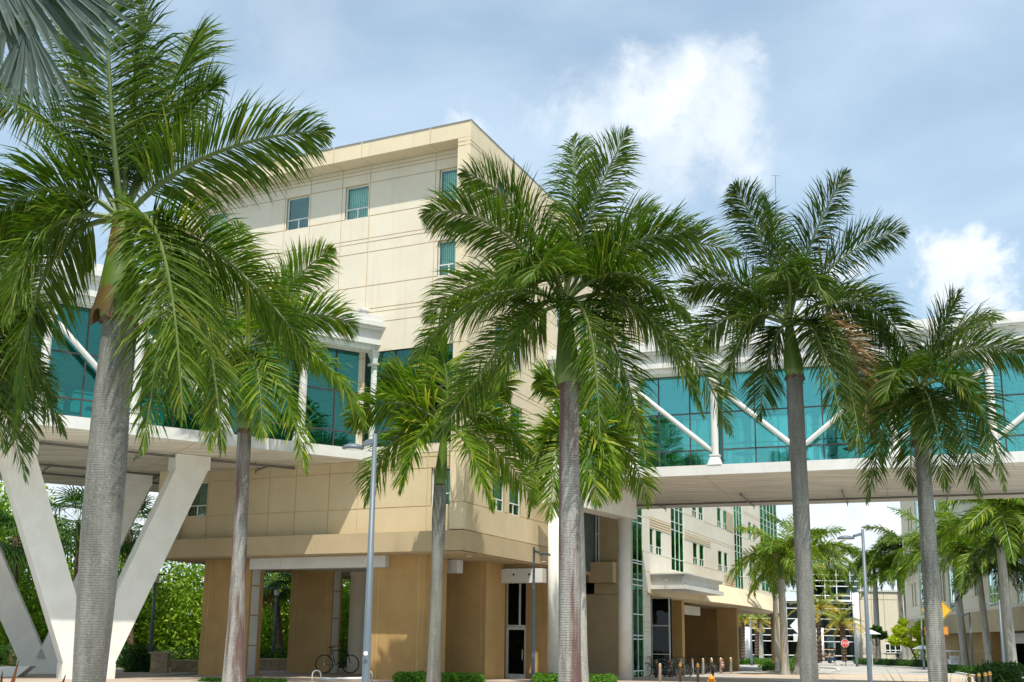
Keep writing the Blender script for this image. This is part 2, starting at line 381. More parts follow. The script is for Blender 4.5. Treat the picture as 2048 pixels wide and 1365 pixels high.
def panels(fr, parent, sb, zb, o, th=.10, holes=(), gap=.035, m='cream', name='wall_panel', jm='joint', backing=True):
    """wall built of separate panels with recessed joints; holes = list of (s0,s1,z0,z1) rectangles left open"""
    sb = sorted(sb); zb = sorted(zb)
    for i in range(len(sb)-1):
        j = 0
        while j < len(zb)-1:
            s0, s1, z0, z1 = sb[i], sb[i+1], zb[j], zb[j+1]; cs, cz = (s0+s1)/2, (z0+z1)/2; j += 1
            if any(h[0] < cs < h[1] and h[2] < cz < h[3] for h in holes): continue
            mb = MB(); g = gap/2
            fr.box(mb, s0+g, s1-g, o+random.uniform(0, .004), o+th, z0+g, z1-g); build(name, mb, m, parent)
    if backing:
        mb = MB()
        for i in range(len(sb)-1):
            for j in range(len(zb)-1):
                s0, s1, z0, z1 = sb[i], sb[i+1], zb[j], zb[j+1]
                if any(h[0] < (s0+s1)/2 < h[1] and h[2] < (z0+z1)/2 < h[3] for h in holes): continue
                fr.box(mb, s0, s1, o+.03, o+th+.12, z0, z1)
        b = build('wall_core', mb, jm, parent)

# ------------------------------------------------------------------ ground
def pavemat():
    global nt
    m = bpy.data.materials.new('plaza_pavers'); m.use_nodes = True; nt = m.node_tree; b = nt.nodes['Principled BSDF']; b.inputs['Roughness'].default_value = .9
    t = N('ShaderNodeTexCoord'); br = N('ShaderNodeTexBrick'); LK(t.outputs['Object'], br.inputs[0]); br.inputs['Scale'].default_value = 1.6
    br.inputs['Color1'].default_value = (.42, .31, .22, 1); br.inputs['Color2'].default_value = (.30, .24, .20, 1); br.inputs['Mortar'].default_value = (.2, .17, .14, 1); br.inputs['Mortar Size'].default_value = .012
    n = noise(t.outputs['Object'], .35, 4, .6)
    LK(mixc(mth('MULTIPLY', mrange(n.outputs[0], .4, .65), .5), br.outputs[0], (.40, .33, .27)), b.inputs['Base Color'])
    return m
M['pave'] = pavemat()
M['road'] = mat('pale_concrete_road', (.40, .38, .34), .9, (.31, .295, .27), .25, .2, 20, streak=.0)
M['roadtan'] = mat('tan_stamped_concrete', (.52, .38, .26), .9, (.44, .33, .23), .5)
M['grass'] = mat('lawn_soil', (.06, .10, .02), .95, (.04, .06, .015), 2)
def sheet(name, xs, ys, dz, m, label=None):
    vs = [(x, y, gz(x, y)+dz) for y in ys for x in xs]; nx = len(xs)
    fs = [(j*nx+i, j*nx+i+1, (j+1)*nx+i+1, (j+1)*nx+i) for j in range(len(ys)-1) for i in range(nx-1)]
    mb = MB().add(vs, fs); return build(name, mb, m, kind='structure', smooth_=True)
ar = lambda a, b, n: [a+(b-a)*i/(n-1) for i in range(n)]
sheet('ground', [-700, -200, -60]+ar(-40, 60, 41)+[90, 200, 700], [-60, -10, 10]+ar(20, 64, 40)+ar(68, 220, 30)+[300, 600, 1400], 0, 'grass')
sheet('plaza', ar(-30, 13.5, 40), ar(36, 62, 40), .004, 'pave')
sheet('drive', ar(-45, 60, 20), ar(4, 35.9, 12), .004, 'kerb')  # unseen ground near the camera, pale surface chosen to bounce light up
sheet('road', ar(4, 62, 40), ar(62.05, 190, 50), .004, 'road')
sheet('forecourt', ar(13.55, 60, 30), ar(36, 62, 30), .004, 'road')
sheet('crosswalk', ar(6, 44, 20), ar(58, 61.8, 6), .008, 'roadtan')
sheet('crosswalk', ar(14, 30, 20), ar(66, 74, 6), .008, 'roadtan')
# ------------------------------------------------------------------ main building
AZL, AZR = -65.6, 24.9
C0 = at(925, 1059, 40.0)
TOP, TC = 22.15, [8.17, 11.30, 14.42, 17.55, 20.67]     # window heads per floor
LF = Frame(C0, AZL)
bld = thing('apartment_block', 'six storey cream stucco residence hall with overhanging flat roof, behind the palms', 'building', (C0[0], C0[1], 0))
OW = .80
zrows = []
for T in TC: zrows += [T-1.5, T, T+.45, T+.62]
zL = sorted(set([5.63, 21.47]+[z for z in zrows if 5.7 < z < 21.45]))
sL = [.58, .85, 2.0, 5.17, 6.56, 8.2, 9.54, 12.75, 13.98, 14.12]
winA, winB, winC, winD = (8.28, 9.46), (5.24, 6.40), (.85, 1.83), (12.81, 13.98)
holes = []; T5 = TC[4]
lw = [(winA, T5), (winB, T5), (winC, T5), (winD, T5), (winC, TC[3]), (winD, TC[3]), (winD, TC[0]), (winC, TC[0]), (winD, TC[2]), (winD, TC[1])]
sLw = [.58, .85, 1.83, 2.0, 5.17, 5.24, 6.40, 6.56, 8.2, 8.28, 9.46, 9.54, 12.75, 12.81, 13.98, 14.12]
for (w, T) in lw: holes.append((w[0], w[1], T-1.5, T))
GL = (.9, 5.1, 9.15, 13.15)
holes2 = holes+[GL]
def wallgrid(fr, parent, sbig, zb, holes, o, m):
    """panels between the wide joints; where a window cuts a panel it is split round the opening"""
    m0 = m
    sbig = sorted(sbig); zb = sorted(zb); core = MB()
    for i in range(len(sbig)-1):
        for j in range(len(zb)-1):
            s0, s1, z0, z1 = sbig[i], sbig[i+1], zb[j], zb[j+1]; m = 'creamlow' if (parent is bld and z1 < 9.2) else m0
            hs = [h for h in holes if h[0] < s1-.01 and h[1] > s0+.01 and h[2] < z1-.01 and h[3] > z0+.01]
            g = .0175
            if not hs:
                mb = MB(); fr.box(mb, s0+g, s1-g, o+random.uniform(0, .005), o+.10, z0+g, z1-g); build('wall_panel', mb, m, parent); fr.box(core, s0, s1, o+.025, o+.22, z0, z1); continue
            ss = sorted(set([s0, s1]+[min(max(x, s0), s1) for h in hs for x in h[:2]])); zz = sorted(set([z0, z1]+[min(max(x, z0), z1) for h in hs for x in h[2:]]))
            mb = MB()
            for a in range(len(ss)-1):
                colfree = any(zz[b+1]-zz[b] > .01 and not any(h[0] < (ss[a]+ss[a+1])/2 < h[1] and h[2] < (zz[b]+zz[b+1])/2 < h[3] for h in hs) for b in range(len(zz)-1))
                if ss[a+1]-ss[a] > .01 and not colfree and mb.v: build('wall_panel', mb, m, parent); mb = MB()
                for b in range(len(zz)-1):
                    if ss[a+1]-ss[a] < .01 or zz[b+1]-zz[b] < .01: continue
                    cs, cz = (ss[a]+ss[a+1])/2, (zz[b]+zz[b+1])/2
                    if any(h[0] < cs < h[1] and h[2] < cz < h[3] for h in hs): continue
                    fr.box(mb, ss[a]+(g if a == 0 else 0), ss[a+1]-(g if a == len(ss)-2 else 0), o, o+.10, zz[b]+(g if b == 0 else 0), zz[b+1]-(g if b == len(zz)-2 else 0))
                    fr.box(core, ss[a], ss[a+1], o+.025, o+.22, zz[b], zz[b+1])
            if mb.v: build('wall_panel', mb, m, parent)
    build('wall_core', core, 'joint', parent)
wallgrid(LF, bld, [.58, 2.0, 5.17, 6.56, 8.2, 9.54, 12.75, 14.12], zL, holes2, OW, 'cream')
for (w, T) in lw: window(LF, bld, w[0], w[1], T-1.5, T, OW)
glazing(LF, bld, GL[0], GL[1], GL[2], GL[3], OW+.12, [2.3, 3.7], [9.8, 11.45], 'bronze', 'dimmedteal', .06, back=.8)
# corner and end piers standing proud, grooved
zP = sorted(set([5.63, 21.47]+[z for z in zrows if 5.7 < z < 21.45])-set([z for T in TC for z in (T,)]))
def pier(fr, parent, s0, s1, o0, o1, zb, m='parapet'):
    core = MB(); fr.box(core, s0+.02, s1-.02, o0+.02, o1-.002, zb[0], zb[-1]); build('pier_core', core, 'joint', parent)
    for j in range(len(zb)-1):
        mb = MB(); fr.box(mb, s0, s1, o0, o1, zb[j]+.0175, zb[j+1]-.0175); build('pier_panel', mb, m, parent)
pier(LF, bld, 0.0, .58, 0.0, OW+.3, zP); pier(LF, bld, 13.42 if False else 14.12, 14.8, 0.0, OW+.3, zP)
# roof band with joints and coping
RF = Frame(C0, AZR)          # right facade; n points inwards
rb = [0, 1.87, 5.15, 6.55, 8.0, 9.4, 12.6, 14.8]
for i in range(len(rb)-1):
    mb = MB(); LF.box(mb, rb[i]+(.012 if i else 0), rb[i+1]-.012, 0, 1.6, 21.47, TOP); build('roof_band', mb, 'parapet', bld)
    mb = MB(); LF.box(mb, rb[i]+(.03 if i else .0), rb[i+1]-.03, -.03, .3, TOP, TOP+.035); build('coping', mb, 'cap', bld)
mb = MB(); LF.box(mb, .02, 14.78, .04, 1.58, 21.49, TOP-.02); build('roof_core', mb, 'joint', bld)
# right facade
REND = 8.9
sR = [0.0, .84, 2.45, 3.92, 5.45, 6.95, 7.98, REND]
rw = []
for T in TC:
    rw.append((2.52, 3.70, T-1.5, T)); rw.append((4.10, 5.32, T-1.5, T))
zR = sorted(set([5.63, TOP]+[z for z in zrows if 5.7 < z < 21.5]+[21.2]))
zR = [z for z in zR if z not in TC] + TC
class Sub(Frame): pass
wallgrid(RF, bld, sR, zR, rw, 0.0, 'parapet')
for i, (a, b, c, d) in enumerate(rw):
    if i == 5:
        lv = MB(); k = c
        while k < d-.02: RF.box(lv, a, b, .05, .12, k, k+.035); k += .075
        build('louvre', lv, 'alu', bld); mb = MB(); RF.box(mb, a, b, .14, .18, c, d); build('louvre_back', mb, 'dark', bld)
    else: window(RF, bld, a, b, c, d, 0, depth=.14, gl='greenrefl' if d < 9 else 'glass')
mb = MB(); RF.box(mb, 0, REND, -.02, .25, TOP, TOP+.035); build('coping', mb, 'cap', bld)
# upper storeys run on over the end of the right bridge
rw2 = []
for T in TC[1:]: rw2 += [(9.15, 10.30, T-1.5, T), (12.1, 13.3, T-1.5, T)]
wallgrid(RF, bld, [REND, 10.4, 12.0, 13.4, 15.0], [8.7]+[z for z in zR if z > 9.2 and z not in TC], rw2, 0.0, 'parapet')
for h in rw2: window(RF, bld, *h, 0, depth=.14)
mb = MB(); RF.box(mb, REND+.01, 15.0, -.02, .25, TOP, TOP+.036); build('coping', mb, 'cap', bld)
# body (floors, back)
def poly(fr, pts): return [tuple(fr.p(a, o, 0)[:2]) for a, o in pts]
mb = MB(); mb.prism(poly(LF, [(.3, OW+.5), (.4, 8.6), (14.7, 8.6), (14.7, OW+.5)]), 5.0, 9.1); mb.prism(poly(LF, [(.3, OW+1.5), (.4, 8.6), (14.7, 8.6), (14.7, OW+1.5)]), 9.12, 21.45); mb.prism(poly(LF, [(.3, 8.62), (.35, 22), (14.7, 22), (14.7, 8.62)]), 5.0, TOP-.05)
# pull the solid body back behind windows so rooms stay open
build('inner_body', mb, 'room', bld)
mb = MB(); LF.box(mb, 14.3, 14.78, OW+.3, 22, 5.0, TOP); build('end_wall', mb, 'cream', bld)
# tan ledge round the first floor
mb = MB(); LF.box(mb, 0, 14.8, -.06, 1.3, 4.84, 5.60); RF.box(mb, -.05, REND, -.06, .9, 4.84, 5.60); build('ledge', mb, 'ledge', bld)
mb = MB(); mb.prism(poly(LF, [(.1, 0.1), (.4, 21), (14.8, 22), (14.8, .1)]), 4.80, 4.98); build('undercroft_soffit', mb, 'ledge', bld)
# stepped part behind, B
CB = at(1237, 1100, 53.5); TOPB = 23.5; BF = Frame(CB, AZL); BR = Frame(CB, AZR)
endR = RF.p(REND, 0, 0); wB = float(np.dot(endR-BF.P, BF.u)); 
zB = sorted(set([5.63, TOPB]+[z for z in zrows if 5.7 < z < 21.5]+[21.2]))
wa_, wb_ = BF.sz(1126, 650)[0], BF.sz(1101, 650)[0]; bw = []
wallgrid(BF, bld, [0, .7, max(wB, 1.4)], [z for z in zB if z > 8.7], bw, 0, 'cream')
for h in bw: window(BF, bld, *h[:2], *h[2:], 0)
br_ = []
for T in TC[1:]:
    br_ += [(.7, 1.9, T-1.5, T), (2.6, 3.7, T-1.5, T)]
wallgrid(BR, bld, [0, .5, 2.25, 4.0, 4.6], [z for z in zB if z > 8.7], br_, 0, 'parapet')
for h in br_: window(BR, bld, *h[:2], *h[2:], 0)
mb = MB(); BF.box(mb, .45, wB+.5, 1.0, 4.3, 8.75, TOPB-.1); build('inner_body', mb, 'room', bld)
mb = MB(); BF.box(mb, 0, wB+.6, -.02, .3, TOPB, TOPB+.035); BR.box(mb, 0, 4.6, -.02, .3, TOPB, TOPB+.036); build('coping', mb, 'cap', bld)
mb = MB(); BR.box(mb, 4.3, 4.6, .2, 6, 8.75, TOPB); build('end_wall', mb, 'cream', bld)
# lower storey of B behind the portal: beige wall, dark window, tan ledge return
pB = [0, .95, 1.9]
for (z0, z1) in ((-.3, 3.9), (3.9, 5.55), (5.55, 8.5)):
    m2 = MB(); BF.box(m2, 0.02, 1.05 if z0 > 5 else (wB+.4 if z0 > 3 else wB+4), .03, .3, z0+.012, z1-.012); build('wall_panel', m2, 'ledge', bld)
mb = MB(); BF.box(mb, .04, wB+.4, .06, .45, -.3, 8.5); build('wall_core', mb, 'joint', bld) if False else None
glazing(BF, bld, 1.05, wB+.3, 5.45, 8.5, .05, [1.9, 2.8], [6.9], 'alu', 'darkglass', .06, back=.3)
mb = MB(); BF.box(mb, .12, wB+.5, -.55, .0, 4.45, 5.45); build('ledge', mb, 'ledge', bld)
mb = MB(); RF.box(mb, REND-.9, REND-.55, .3, .5, 5, 9); build('slot_glass', mb, 'darkglass', bld)

# undercroft: pillars, beams, door
def pillar(s0, s1, o0, o1, m='tan', strip=None, z0=-.4, z1=4.84, nj=2):
    mb = MB(); LF.box(mb, s0, s1, o0, o1, z0, z1); p = build('pillar', mb, m, bld)
    j = MB()
    a, b = min(s0, s1), max(s0, s1)
    for k in range(nj):
        q = a+(b-a)*(.12+.76*(k/(max(1, nj-1)))) ; LF.box(j, q-.01, q+.01, o0-.004, o0+.02, z0, z1)
    build('reveal', j, 'joint', p)
    if strip:
        for k in range(4):
            w = MB(); zz = k*1.24; LF.box(w, a-.012, a+.04 if False else a+.02, o0+.12, o0+.62, zz+.02, zz+1.2); build('white_strip', w, 'white', p)
    return p
def sx(x, o): return LF.sz(x, 1250, o)[0]
pillar(sx(402, 1.2), sx(496, 1.2), 1.2, 2.1, strip=True)
pillar(sx(742, 1.2), sx(848, 1.2), 1.2, 3.0)
pillar(sx(578, 6.2), sx(662, 6.2), 6.2, 7.0, strip=True)
pillar(sx(892, 5.0), sx(971, 5.0), 5.0, 6.9)
mb = MB(); q = sx(717, 7.5); mb.lathe(LF.p(q, 7.5, -.3), [(.46, 0), (.46, 1.25), (.45, 1.26), (.46, 1.28), (.46, 4.75), (.50, 4.76), (.50, 5.1)], 20); build('round_column', mb, 'cream', bld, True)
for (a, b, o, z0, z1, hl) in ((sx(492, .9), sx(766, .9), .9, 4.35, 4.82, 0), (sx(862, 3.4), sx(912, 3.4), 3.4, 4.25, 4.78, 1), (sx(1000, 6.5), sx(1084, 6.5), 6.5, 4.0, 4.6, 2)):
    mb = MB(); LF.box(mb, a, b, o, o+.5, z0, z1); t = build('beam', mb, 'white', bld)
    for k in range(hl):
        c = (a+b)/2+(k-.5)*.6*(hl-1)*1.2; h = MB(); LF.box(h, c-.04, c+.04, o-.012, o+.01, (z0+z1)/2, (z0+z1)/2+.09); build('vent_hole', h, 'dark', t)
mb = MB(); LF.box(mb, sx(766, 1.4), sx(480, 1.4), 1.41, 9.5, 4.62, 4.72); build('ceiling_slab', mb, 'white', bld)
DO = 8.8
mb = MB(); LF.box(mb, sx(1012, DO), sx(888, DO), DO, DO+.3, -.3, 4.8); LF.box(mb, sx(1052, DO), sx(1130, DO), DO, DO+.3, -.3, 4.8); build('entrance_wall', mb, 'tan', bld)
zd = .02-.15
dg = glazing(LF, bld, sx(1052, DO), sx(1012, DO), zd+2.35, 4.5, DO+.1, [sx(1038, DO)], [], 'alu', 'darkglass', .08, back=1.2, name='transom')
d0, d1 = sx(1052, DO), sx(1012, DO)
mb = MB()
for a, b, c, d in ((d0, d0+.1, zd, zd+2.3), (d1-.1, d1, zd, zd+2.3), (d0+.1, d1-.1, zd+2.18, zd+2.3), (d0+.1, d1-.1, zd, zd+.25)): LF.box(mb, a, b, DO+.05, DO+.11, c, d)
dr = build('door', mb, 'alu', bld)
mb = MB(); LF.box(mb, d0+.1, d1-.1, DO+.075, DO+.085, zd+.25, zd+2.18); build('pane', mb, 'darkglass', dr)
mb = MB(); mb.tube([LF.p(d0+.16, DO-.02, zd+.85), LF.p(d0+.16, DO-.02, zd+1.3)], .018, 6); build('handle', mb, 'alu', dr)
for k in range(3):
    q = LF.p([.8, 2.6, -1.0][k], [2.2, 3.2, 5.5][k], 4.78); mb = MB(); mb.lathe(q, [(.09, 0), (.09, .02)], 12); build('downlight', mb, 'alu', bld)

# ------------------------------------------------------------------ portal frame carrying the right bridge
pt = thing('portal_frame', 'portal of two round columns and a deep beam under the right bridge end', 'portal', tuple(at(1131, 1340, 47)))
PL = at(1111, 1200, 45.6); PRc = at(1249.5, 1200, 51.0)
for q, zt in ((PL, 7.55), (PRc, 7.35)):
    mb = MB(); mb.lathe((q[0], q[1], -.6), [(.33, 0), (.33, zt+.6)], 24); build('column', mb, 'trestle', pt, True)
dv = (PRc-PL); dv[2] = 0; Lp = np.linalg.norm(dv); dv /= Lp; nv = np.array([-dv[1], dv[0], 0])
def pb(mb, a0, a1, w, z0, z1, z0b=None):
    z0b = z0 if z0b is None else z0b
    P_ = lambda a, b, z: PL*[1, 1, 0]+dv*a+nv*b+np.array([0, 0, z])
    mb.hexa([P_(a0, -w, z0), P_(a1, -w, z0b), P_(a1, w, z0b), P_(a0, w, z0), P_(a0, -w, z1), P_(a1, -w, z1), P_(a1, w, z1), P_(a0, w, z1)])
mb = MB(); pb(mb, -.42, Lp+.42, .45, 7.35, 8.6); build('beam', mb, 'trestle', pt)

# ------------------------------------------------------------------ sky bridges
def bridge(name, label, P, az, s0, s1, width, cols, mull, braces, parent_loc, gmat='tealglass'):
    B = thing(name, label, 'bridge', parent_loc); F = Frame(P, az)
    # slab: white fascia and board marked soffit
    mb = MB(); F.box(mb, s0, s1, 0, .25, 8.60, 9.03); build('fascia', mb, 'white', B)
    mb = MB(); F.box(mb, s0, s1, width-.25, width, 8.60, 9.03); build('fascia', mb, 'white', B)
    mb = MB(); F.box(mb, s0+.02, s1-.02, .25, width-.25, 8.62, 9.0); build('soffit', mb, 'soffit', B)
    mb = MB(); F.box(mb, s0+.05, s1-.05, .3, width-.3, 9.0, 9.05); build('deck', mb, 'floorin', B)
    n = int((s1-s0)/6)
    j = MB()
    for k in range(1, n): q = s0+(s1-s0)*k/n; F.box(j, q-.012, q+.012, .26, width-.26, 8.606, 8.63)
    build('soffit_joint', j, 'joint', B)
    # roof: glass head, soffit boards, stepped cornice
    mb = MB(); F.box(mb, s0, s1, .1, width-.1, 13.22, 13.4); build('roof_slab', mb, 'ceilin', B)
    for side in (0, 1):
        o = lambda a: a if side == 0 else width-a
        for (a, b, z0, z1, nm) in ((-.12, .30, 13.40, 13.62, 'cornice_lower'), (-.04, .30, 13.62, 14.02, 'cornice_band'), (-.22, .30, 14.02, 14.14, 'cornice_lip'), (-.30, .30, 14.14, 14.34, 'cornice_upper'), (-.16, .5, 14.34, 14.62, 'cornice_top')):
            mb = MB(); F.box(mb, s0, s1, min(o(a), o(b)), max(o(a), o(b)), z0, z1); build(nm, mb, 'white', B)
        if side == 0:
            k = s0
            while k < s1-.1:
                mb = MB(); F.box(mb, k+.01, min(k+.75, s1)-.01, .3, .95, 13.19, 13.22); build('soffit_board', mb, 'trestle', B); k += .75
    mb = MB(); F.box(mb, s0, s1, .5, width-.5, 14.0, 14.4); build('roof_deck', mb, 'cap', B)
    for side, oo in ((0, .75), (1, width-.75)):
        glazing(F, B, s0+.05, s1-.05, 9.05, 13.19, oo, mull, [9.8, 11.45], 'bronze', gmat, .055, name='glass_wall')
    # columns with flared bases and capitals
    for side, oc in ((0, .27), (1, width-.27)):
        for c in cols:
            if not (s0 < c < s1): continue
            q = F.p(c, oc, 0)
            mb = MB(); mb.lathe((q[0], q[1], 9.03), [(.15, .35), (.155, .5), (.155, 3.6), (.145, 3.68)], 16); cobj = build('column', mb, 'white', B, True)
            def sq(prof, nm):
                m2 = MB()
                for i in range(len(prof)-1):
                    (r0, za), (r1, zb) = prof[i], prof[i+1]
                    pts = [F.p(c+a*r, oc+b*r, z) for (r, z) in ((r0, za), (r1, zb)) for (a, b) in ((-1, -1), (1, -1), (1, 1), (-1, 1))]
                    m2.hexa(pts)
                build(nm, m2, 'white', cobj)
            sq([(.30, 9.03), (.27, 9.12), (.17, 9.42)], 'base'); sq([(.21, 9.42), (.21, 9.49)], 'base_ring')
            sq([(.22, 12.60), (.24, 12.68)], 'ring'); sq([(.15, 12.68), (.17, 12.9), (.27, 13.19)], 'capital')
    for (ca, cb, dirn) in braces:   # dirn: +1 starts high at ca
        for oc in (.27,):
            za, zb = (12.62, 9.55) if dirn > 0 else (9.55, 12.62)
            mb = MB(); mb.tube([F.p(ca, oc, za), F.p(ca+(cb-ca)*.12, oc, za+(zb-za)*.12), F.p(ca+(cb-ca)*.88, oc, za+(zb-za)*.88), F.p(cb, oc, zb)], [.06, .105, .105, .06], 12); build('brace', mb, 'white', B, True)
    # handrail inside
    mb = MB(); mb.tube([F.p(s0+.1, 1.1, 10.1), F.p(s1-.1, 1.1, 10.1)], .03, 6); build('handrail', mb, 'bronze', B)
    return B, F
PLb = onz(441, 889, 8.6); PRb = onz(1500, 946.6, 8.6)
colsL = [-9.4, -6.25, -3.1, .17, 3.21, 6.27]
mullL = [-12.6, -11, -9.5, -7.9, -6.3, -4.85, -3.2, -1.6, .1, 1.65, 3.2, 4.76, 6.2]
bl, FL = bridge('sky_bridge', 'white framed glazed sky bridge on the left, carried by V shaped piers', PLb, 58, -16, 6.75, 15.2, [-15.7, -12.55]+colsL, [-14.2]+mullL,
    [(-9.4, -6.25, 1), (-6.25, -3.1, 1), (-3.1, .17, 1), (-12.55, -9.4, 1)], tuple(PLb), 'dimmedteal')
# bring the run of the bridge end flush to the block with a short flared parapet return
mb = MB(); FL.box(mb, 5.7, 6.75, .5, 2.4, 14.62, 14.95); FL.box(mb, 5.62, 6.83, .4, 2.5, 14.95, 15.05); build('end_parapet', mb, 'white', bl)
colsR = [8.73, 5.0, 1.48, -2.0, -5.77, -9.47, -13.2, -16.9]
mullR = [9.5, 8.15, 6.77, 5.39, 4.0, 2.62, 1.23, -.18, -1.58, -2.98, -4.37, -5.77, -7.16, -8.56, -9.95, -11.35, -12.75, -14.2, -15.6]
brr, FRb = bridge('sky_bridge', 'white framed glazed sky bridge on the right, spanning from the block out of the picture', PRb, -70, -20, 9.3, 11.0, colsR, mullR,
    [(8.73, 5.0, 1), (5.0, 1.48, 1), (1.48, -2.0, 1), (-2.0, -5.77, -1), (-5.77, -9.47, -1), (-9.47, -13.2, -1)], tuple(PRb))
for (a, b, z1) in ((6.6, 5.6, 11.4), (4.6, 4.0, 11.4), (3.3, 2.5, 13.1), (.9, .2, 11.4), (-.6, -1.3, 11.4), (-2.6, -3.1, 13.1), (-6.4, -7.4, 11.4), (-9.9, -10.6, 11.4)):
    mb = MB(); FRb.box(mb, b, a, 9.6, 9.66, 9.06, z1); build('inner_screen', mb, 'canvas', brr)
for s_ in (7.2, 3.0, -1.0, -5.0, -9.0):
    q = FRb.p(s_, 3.0, 0); mb = MB(); mb.tube([(q[0], q[1], 13.2), (q[0], q[1], 12.4)], .01, 5); mb.lathe((q[0], q[1], 12.0), [(.14, 0), (.13, .38), (.05, .42)], 12); build('pendant_lamp', mb, 'lens', brr)
def pipes(F, B, specs, r=.05):
    for (kind, a0, a1, o0, o1) in specs:
        mb = MB(); mb.tube([F.p(a0, o0, 8.50), F.p(a1, o1, 8.50)], r if kind == 'main' else r*.7, 8)
        n = 4 if kind == 'main' else 1
        for k in range(n):
            f = (k+.5)/n if kind == 'main' else .85
            q = F.p(a0+(a1-a0)*f, o0+(o1-o0)*f, 0); mb.tube([(q[0], q[1], 8.5), (q[0], q[1], 8.62)], .015, 5)
        if kind != 'main': q = F.p(a1, o1, 0); mb.tube([(q[0], q[1], 8.5), (q[0], q[1], 8.38)], .02, 5)
        build('sprinkler_pipe', mb, 'pipe', B)
pipes(FRb, brr, [('main', -19, 7.3, 8.6, 8.6)]+[('br', s, s, 8.6, 10.6) for s in (5.8, 1.2, -3.4, -8)]+[('br', s, s, 8.6, 5.6) for s in (1.2, -3.4, -8)])
pipes(FL, bl, [('main', -15.5, 5.0, 3.2, 3.2), ('main', -15.5, 5.4, 8.6, 8.6), ('main', -15.5, 5.0, 11.2, 11.2)]+[('br', s, s, 8.6, 10.4) for s in (-9, -4.5, 0, 4.4)]+[('br', s, s, 3.2, 4.8) for s in (-11, -2, 3)])
for (B, F, s) in ((bl, FL, 3), (brr, FRb, 2)):
    mb = MB(); F.box(mb, s-.004, s+.01, -.004, .0, 8.7, 8.9)

# V piers
def vpier(base, topL, topR, label, wid=.62, dep=1.05):
    T = thing('v_pier', label, 'pier', tuple(base), 'V shaped piers under the left bridge')
    d = np.array(topR)-np.array(topL); d[2] = 0; d /= np.linalg.norm(d); nn = np.array([d[1], -d[0], 0]);
    if nn[1] > 0: nn = -nn
    b = np.array(base)
    def leg(tp, sgn):
        mb = MB(); bw = .8
        # lower end of the leg merges into the foot
        t = np.array(tp)
        c0 = b+d*sgn*bw*.42; c1 = t*[1, 1, 0]
        def P_(c, a, o, z): return c+d*a-nn*o+np.array([0, 0, z-c[2]])
        mb.hexa([P_(c0, -.55, 0, .55), P_(c0, .55, 0, .55), P_(c0, .55, dep, .55), P_(c0, -.55, dep, .55), P_(c1, -wid, 0, 8.05), P_(c1, wid, 0, 8.05), P_(c1, wid, dep, 8.05), P_(c1, -wid, dep, 8.05)])
        build('leg', mb, 'trestle', T)
        m2 = MB(); m2.hexa([P_(c1, -wid-.06, -.06, 8.05), P_(c1, wid+.06, -.06, 8.05), P_(c1, wid+.06, dep+.06, 8.05), P_(c1, -wid-.06, dep+.06, 8.05), P_(c1, -wid-.06, -.06, 8.6), P_(c1, wid+.06, -.06, 8.6), P_(c1, wid+.06, dep+.06, 8.6), P_(c1, -wid-.06, dep+.06, 8.6)])
        build('leg_cap', m2, 'trestle', T)
    leg(topL, -1); leg(topR, 1)
    mb = MB()
    def Q(a, o, z): return b+d*a-nn*o+np.array([0, 0, z-b[2]])
    mb.hexa([Q(-.92, -.02, -.6), Q(.92, -.02, -.6), Q(.92, dep+.02, -.6), Q(-.92, dep+.02, -.6), Q(-.92, -.02, .55), Q(.92, -.02, .55), Q(.92, dep+.02, .55), Q(-.92, dep+.02, .55)]); build('plinth', mb, 'trestle', T)
    mb = MB()
    mb.hexa([Q(-.9, .01, .56), Q(.9, .01, .56), Q(.9, dep-.01, .56), Q(-.9, dep-.01, .56), Q(-1.02, .01, 1.05), Q(1.02, .01, 1.05), Q(1.02, dep-.01, 1.05), Q(-1.02, dep-.01, 1.05)]); build('foot', mb, 'trestle', T)
b1 = at(178, 1340, 39.8); b1[2] = -.12
tR = onz(386, 925, 8.32); vpier(b1, tR-FL.u*6.35, tR, 'white concrete V pier standing behind the thick palm trunk')
b2 = at(80, 1335, 46.0); b2[2] = -.15
vpier(b2, onz(-95, 945, 8.2), onz(272, 965, 8.2), 'white concrete V pier farther back at the far side of the left bridge')
# ------------------------------------------------------------------ right wing along the street
WF = Frame(at(1285, 1150, 61.0), AZR)
wing = thing('street_wing', 'long cream wing with green windows, louvres and curved underside behind the right bridge', 'building', tuple(at(1285, 1150, 61.0)*[1, 1, 0]))
ws = lambda x: WF.sz(x, 1100)[0]
sP0, sP1 = ws(1285), ws(1298)
tall = [(ws(1343), ws(1368)), (ws(1469.5), ws(1486)), (ws(1522), ws(1556))]
pairs = [(ws(1299), ws(1307)), (ws(1312), ws(1324)), (ws(1386), ws(1395)), (ws(1399), ws(1408)), (ws(1436), ws(1444)), (ws(1448), ws(1455)), (ws(1498), ws(1504)), (ws(1507.5), ws(1512.7))]
WEND = ws(1556); Wz = [5.55]+[z for z in zrows if 5.7 < z < 21.4]+[21.47, TOP]
wh = []
FT = TC
for T in FT[:4]:
    for p in pairs: wh.append((p[0], p[1], T-1.5, T))
for p in tall: wh.append((p[0], p[1], 6.0 if p is not tall[1] else 5.75, 21.2))
sbw = sorted([sP0, sP1, ws(1309.5), ws(1326), tall[0][0], tall[0][1], ws(1385), ws(1397), ws(1410), ws(1435), ws(1446), ws(1457), tall[1][0], tall[1][1], ws(1496), ws(1506), ws(1514), tall[2][0], WEND])
wallgrid(WF, wing, sbw, [z for z in Wz if z not in TC], wh, 0, 'wingcream')
for h in wh[:-3]: window(WF, wing, h[0], h[1], h[2], h[3], 0, depth=.06, gl='greenrefl')
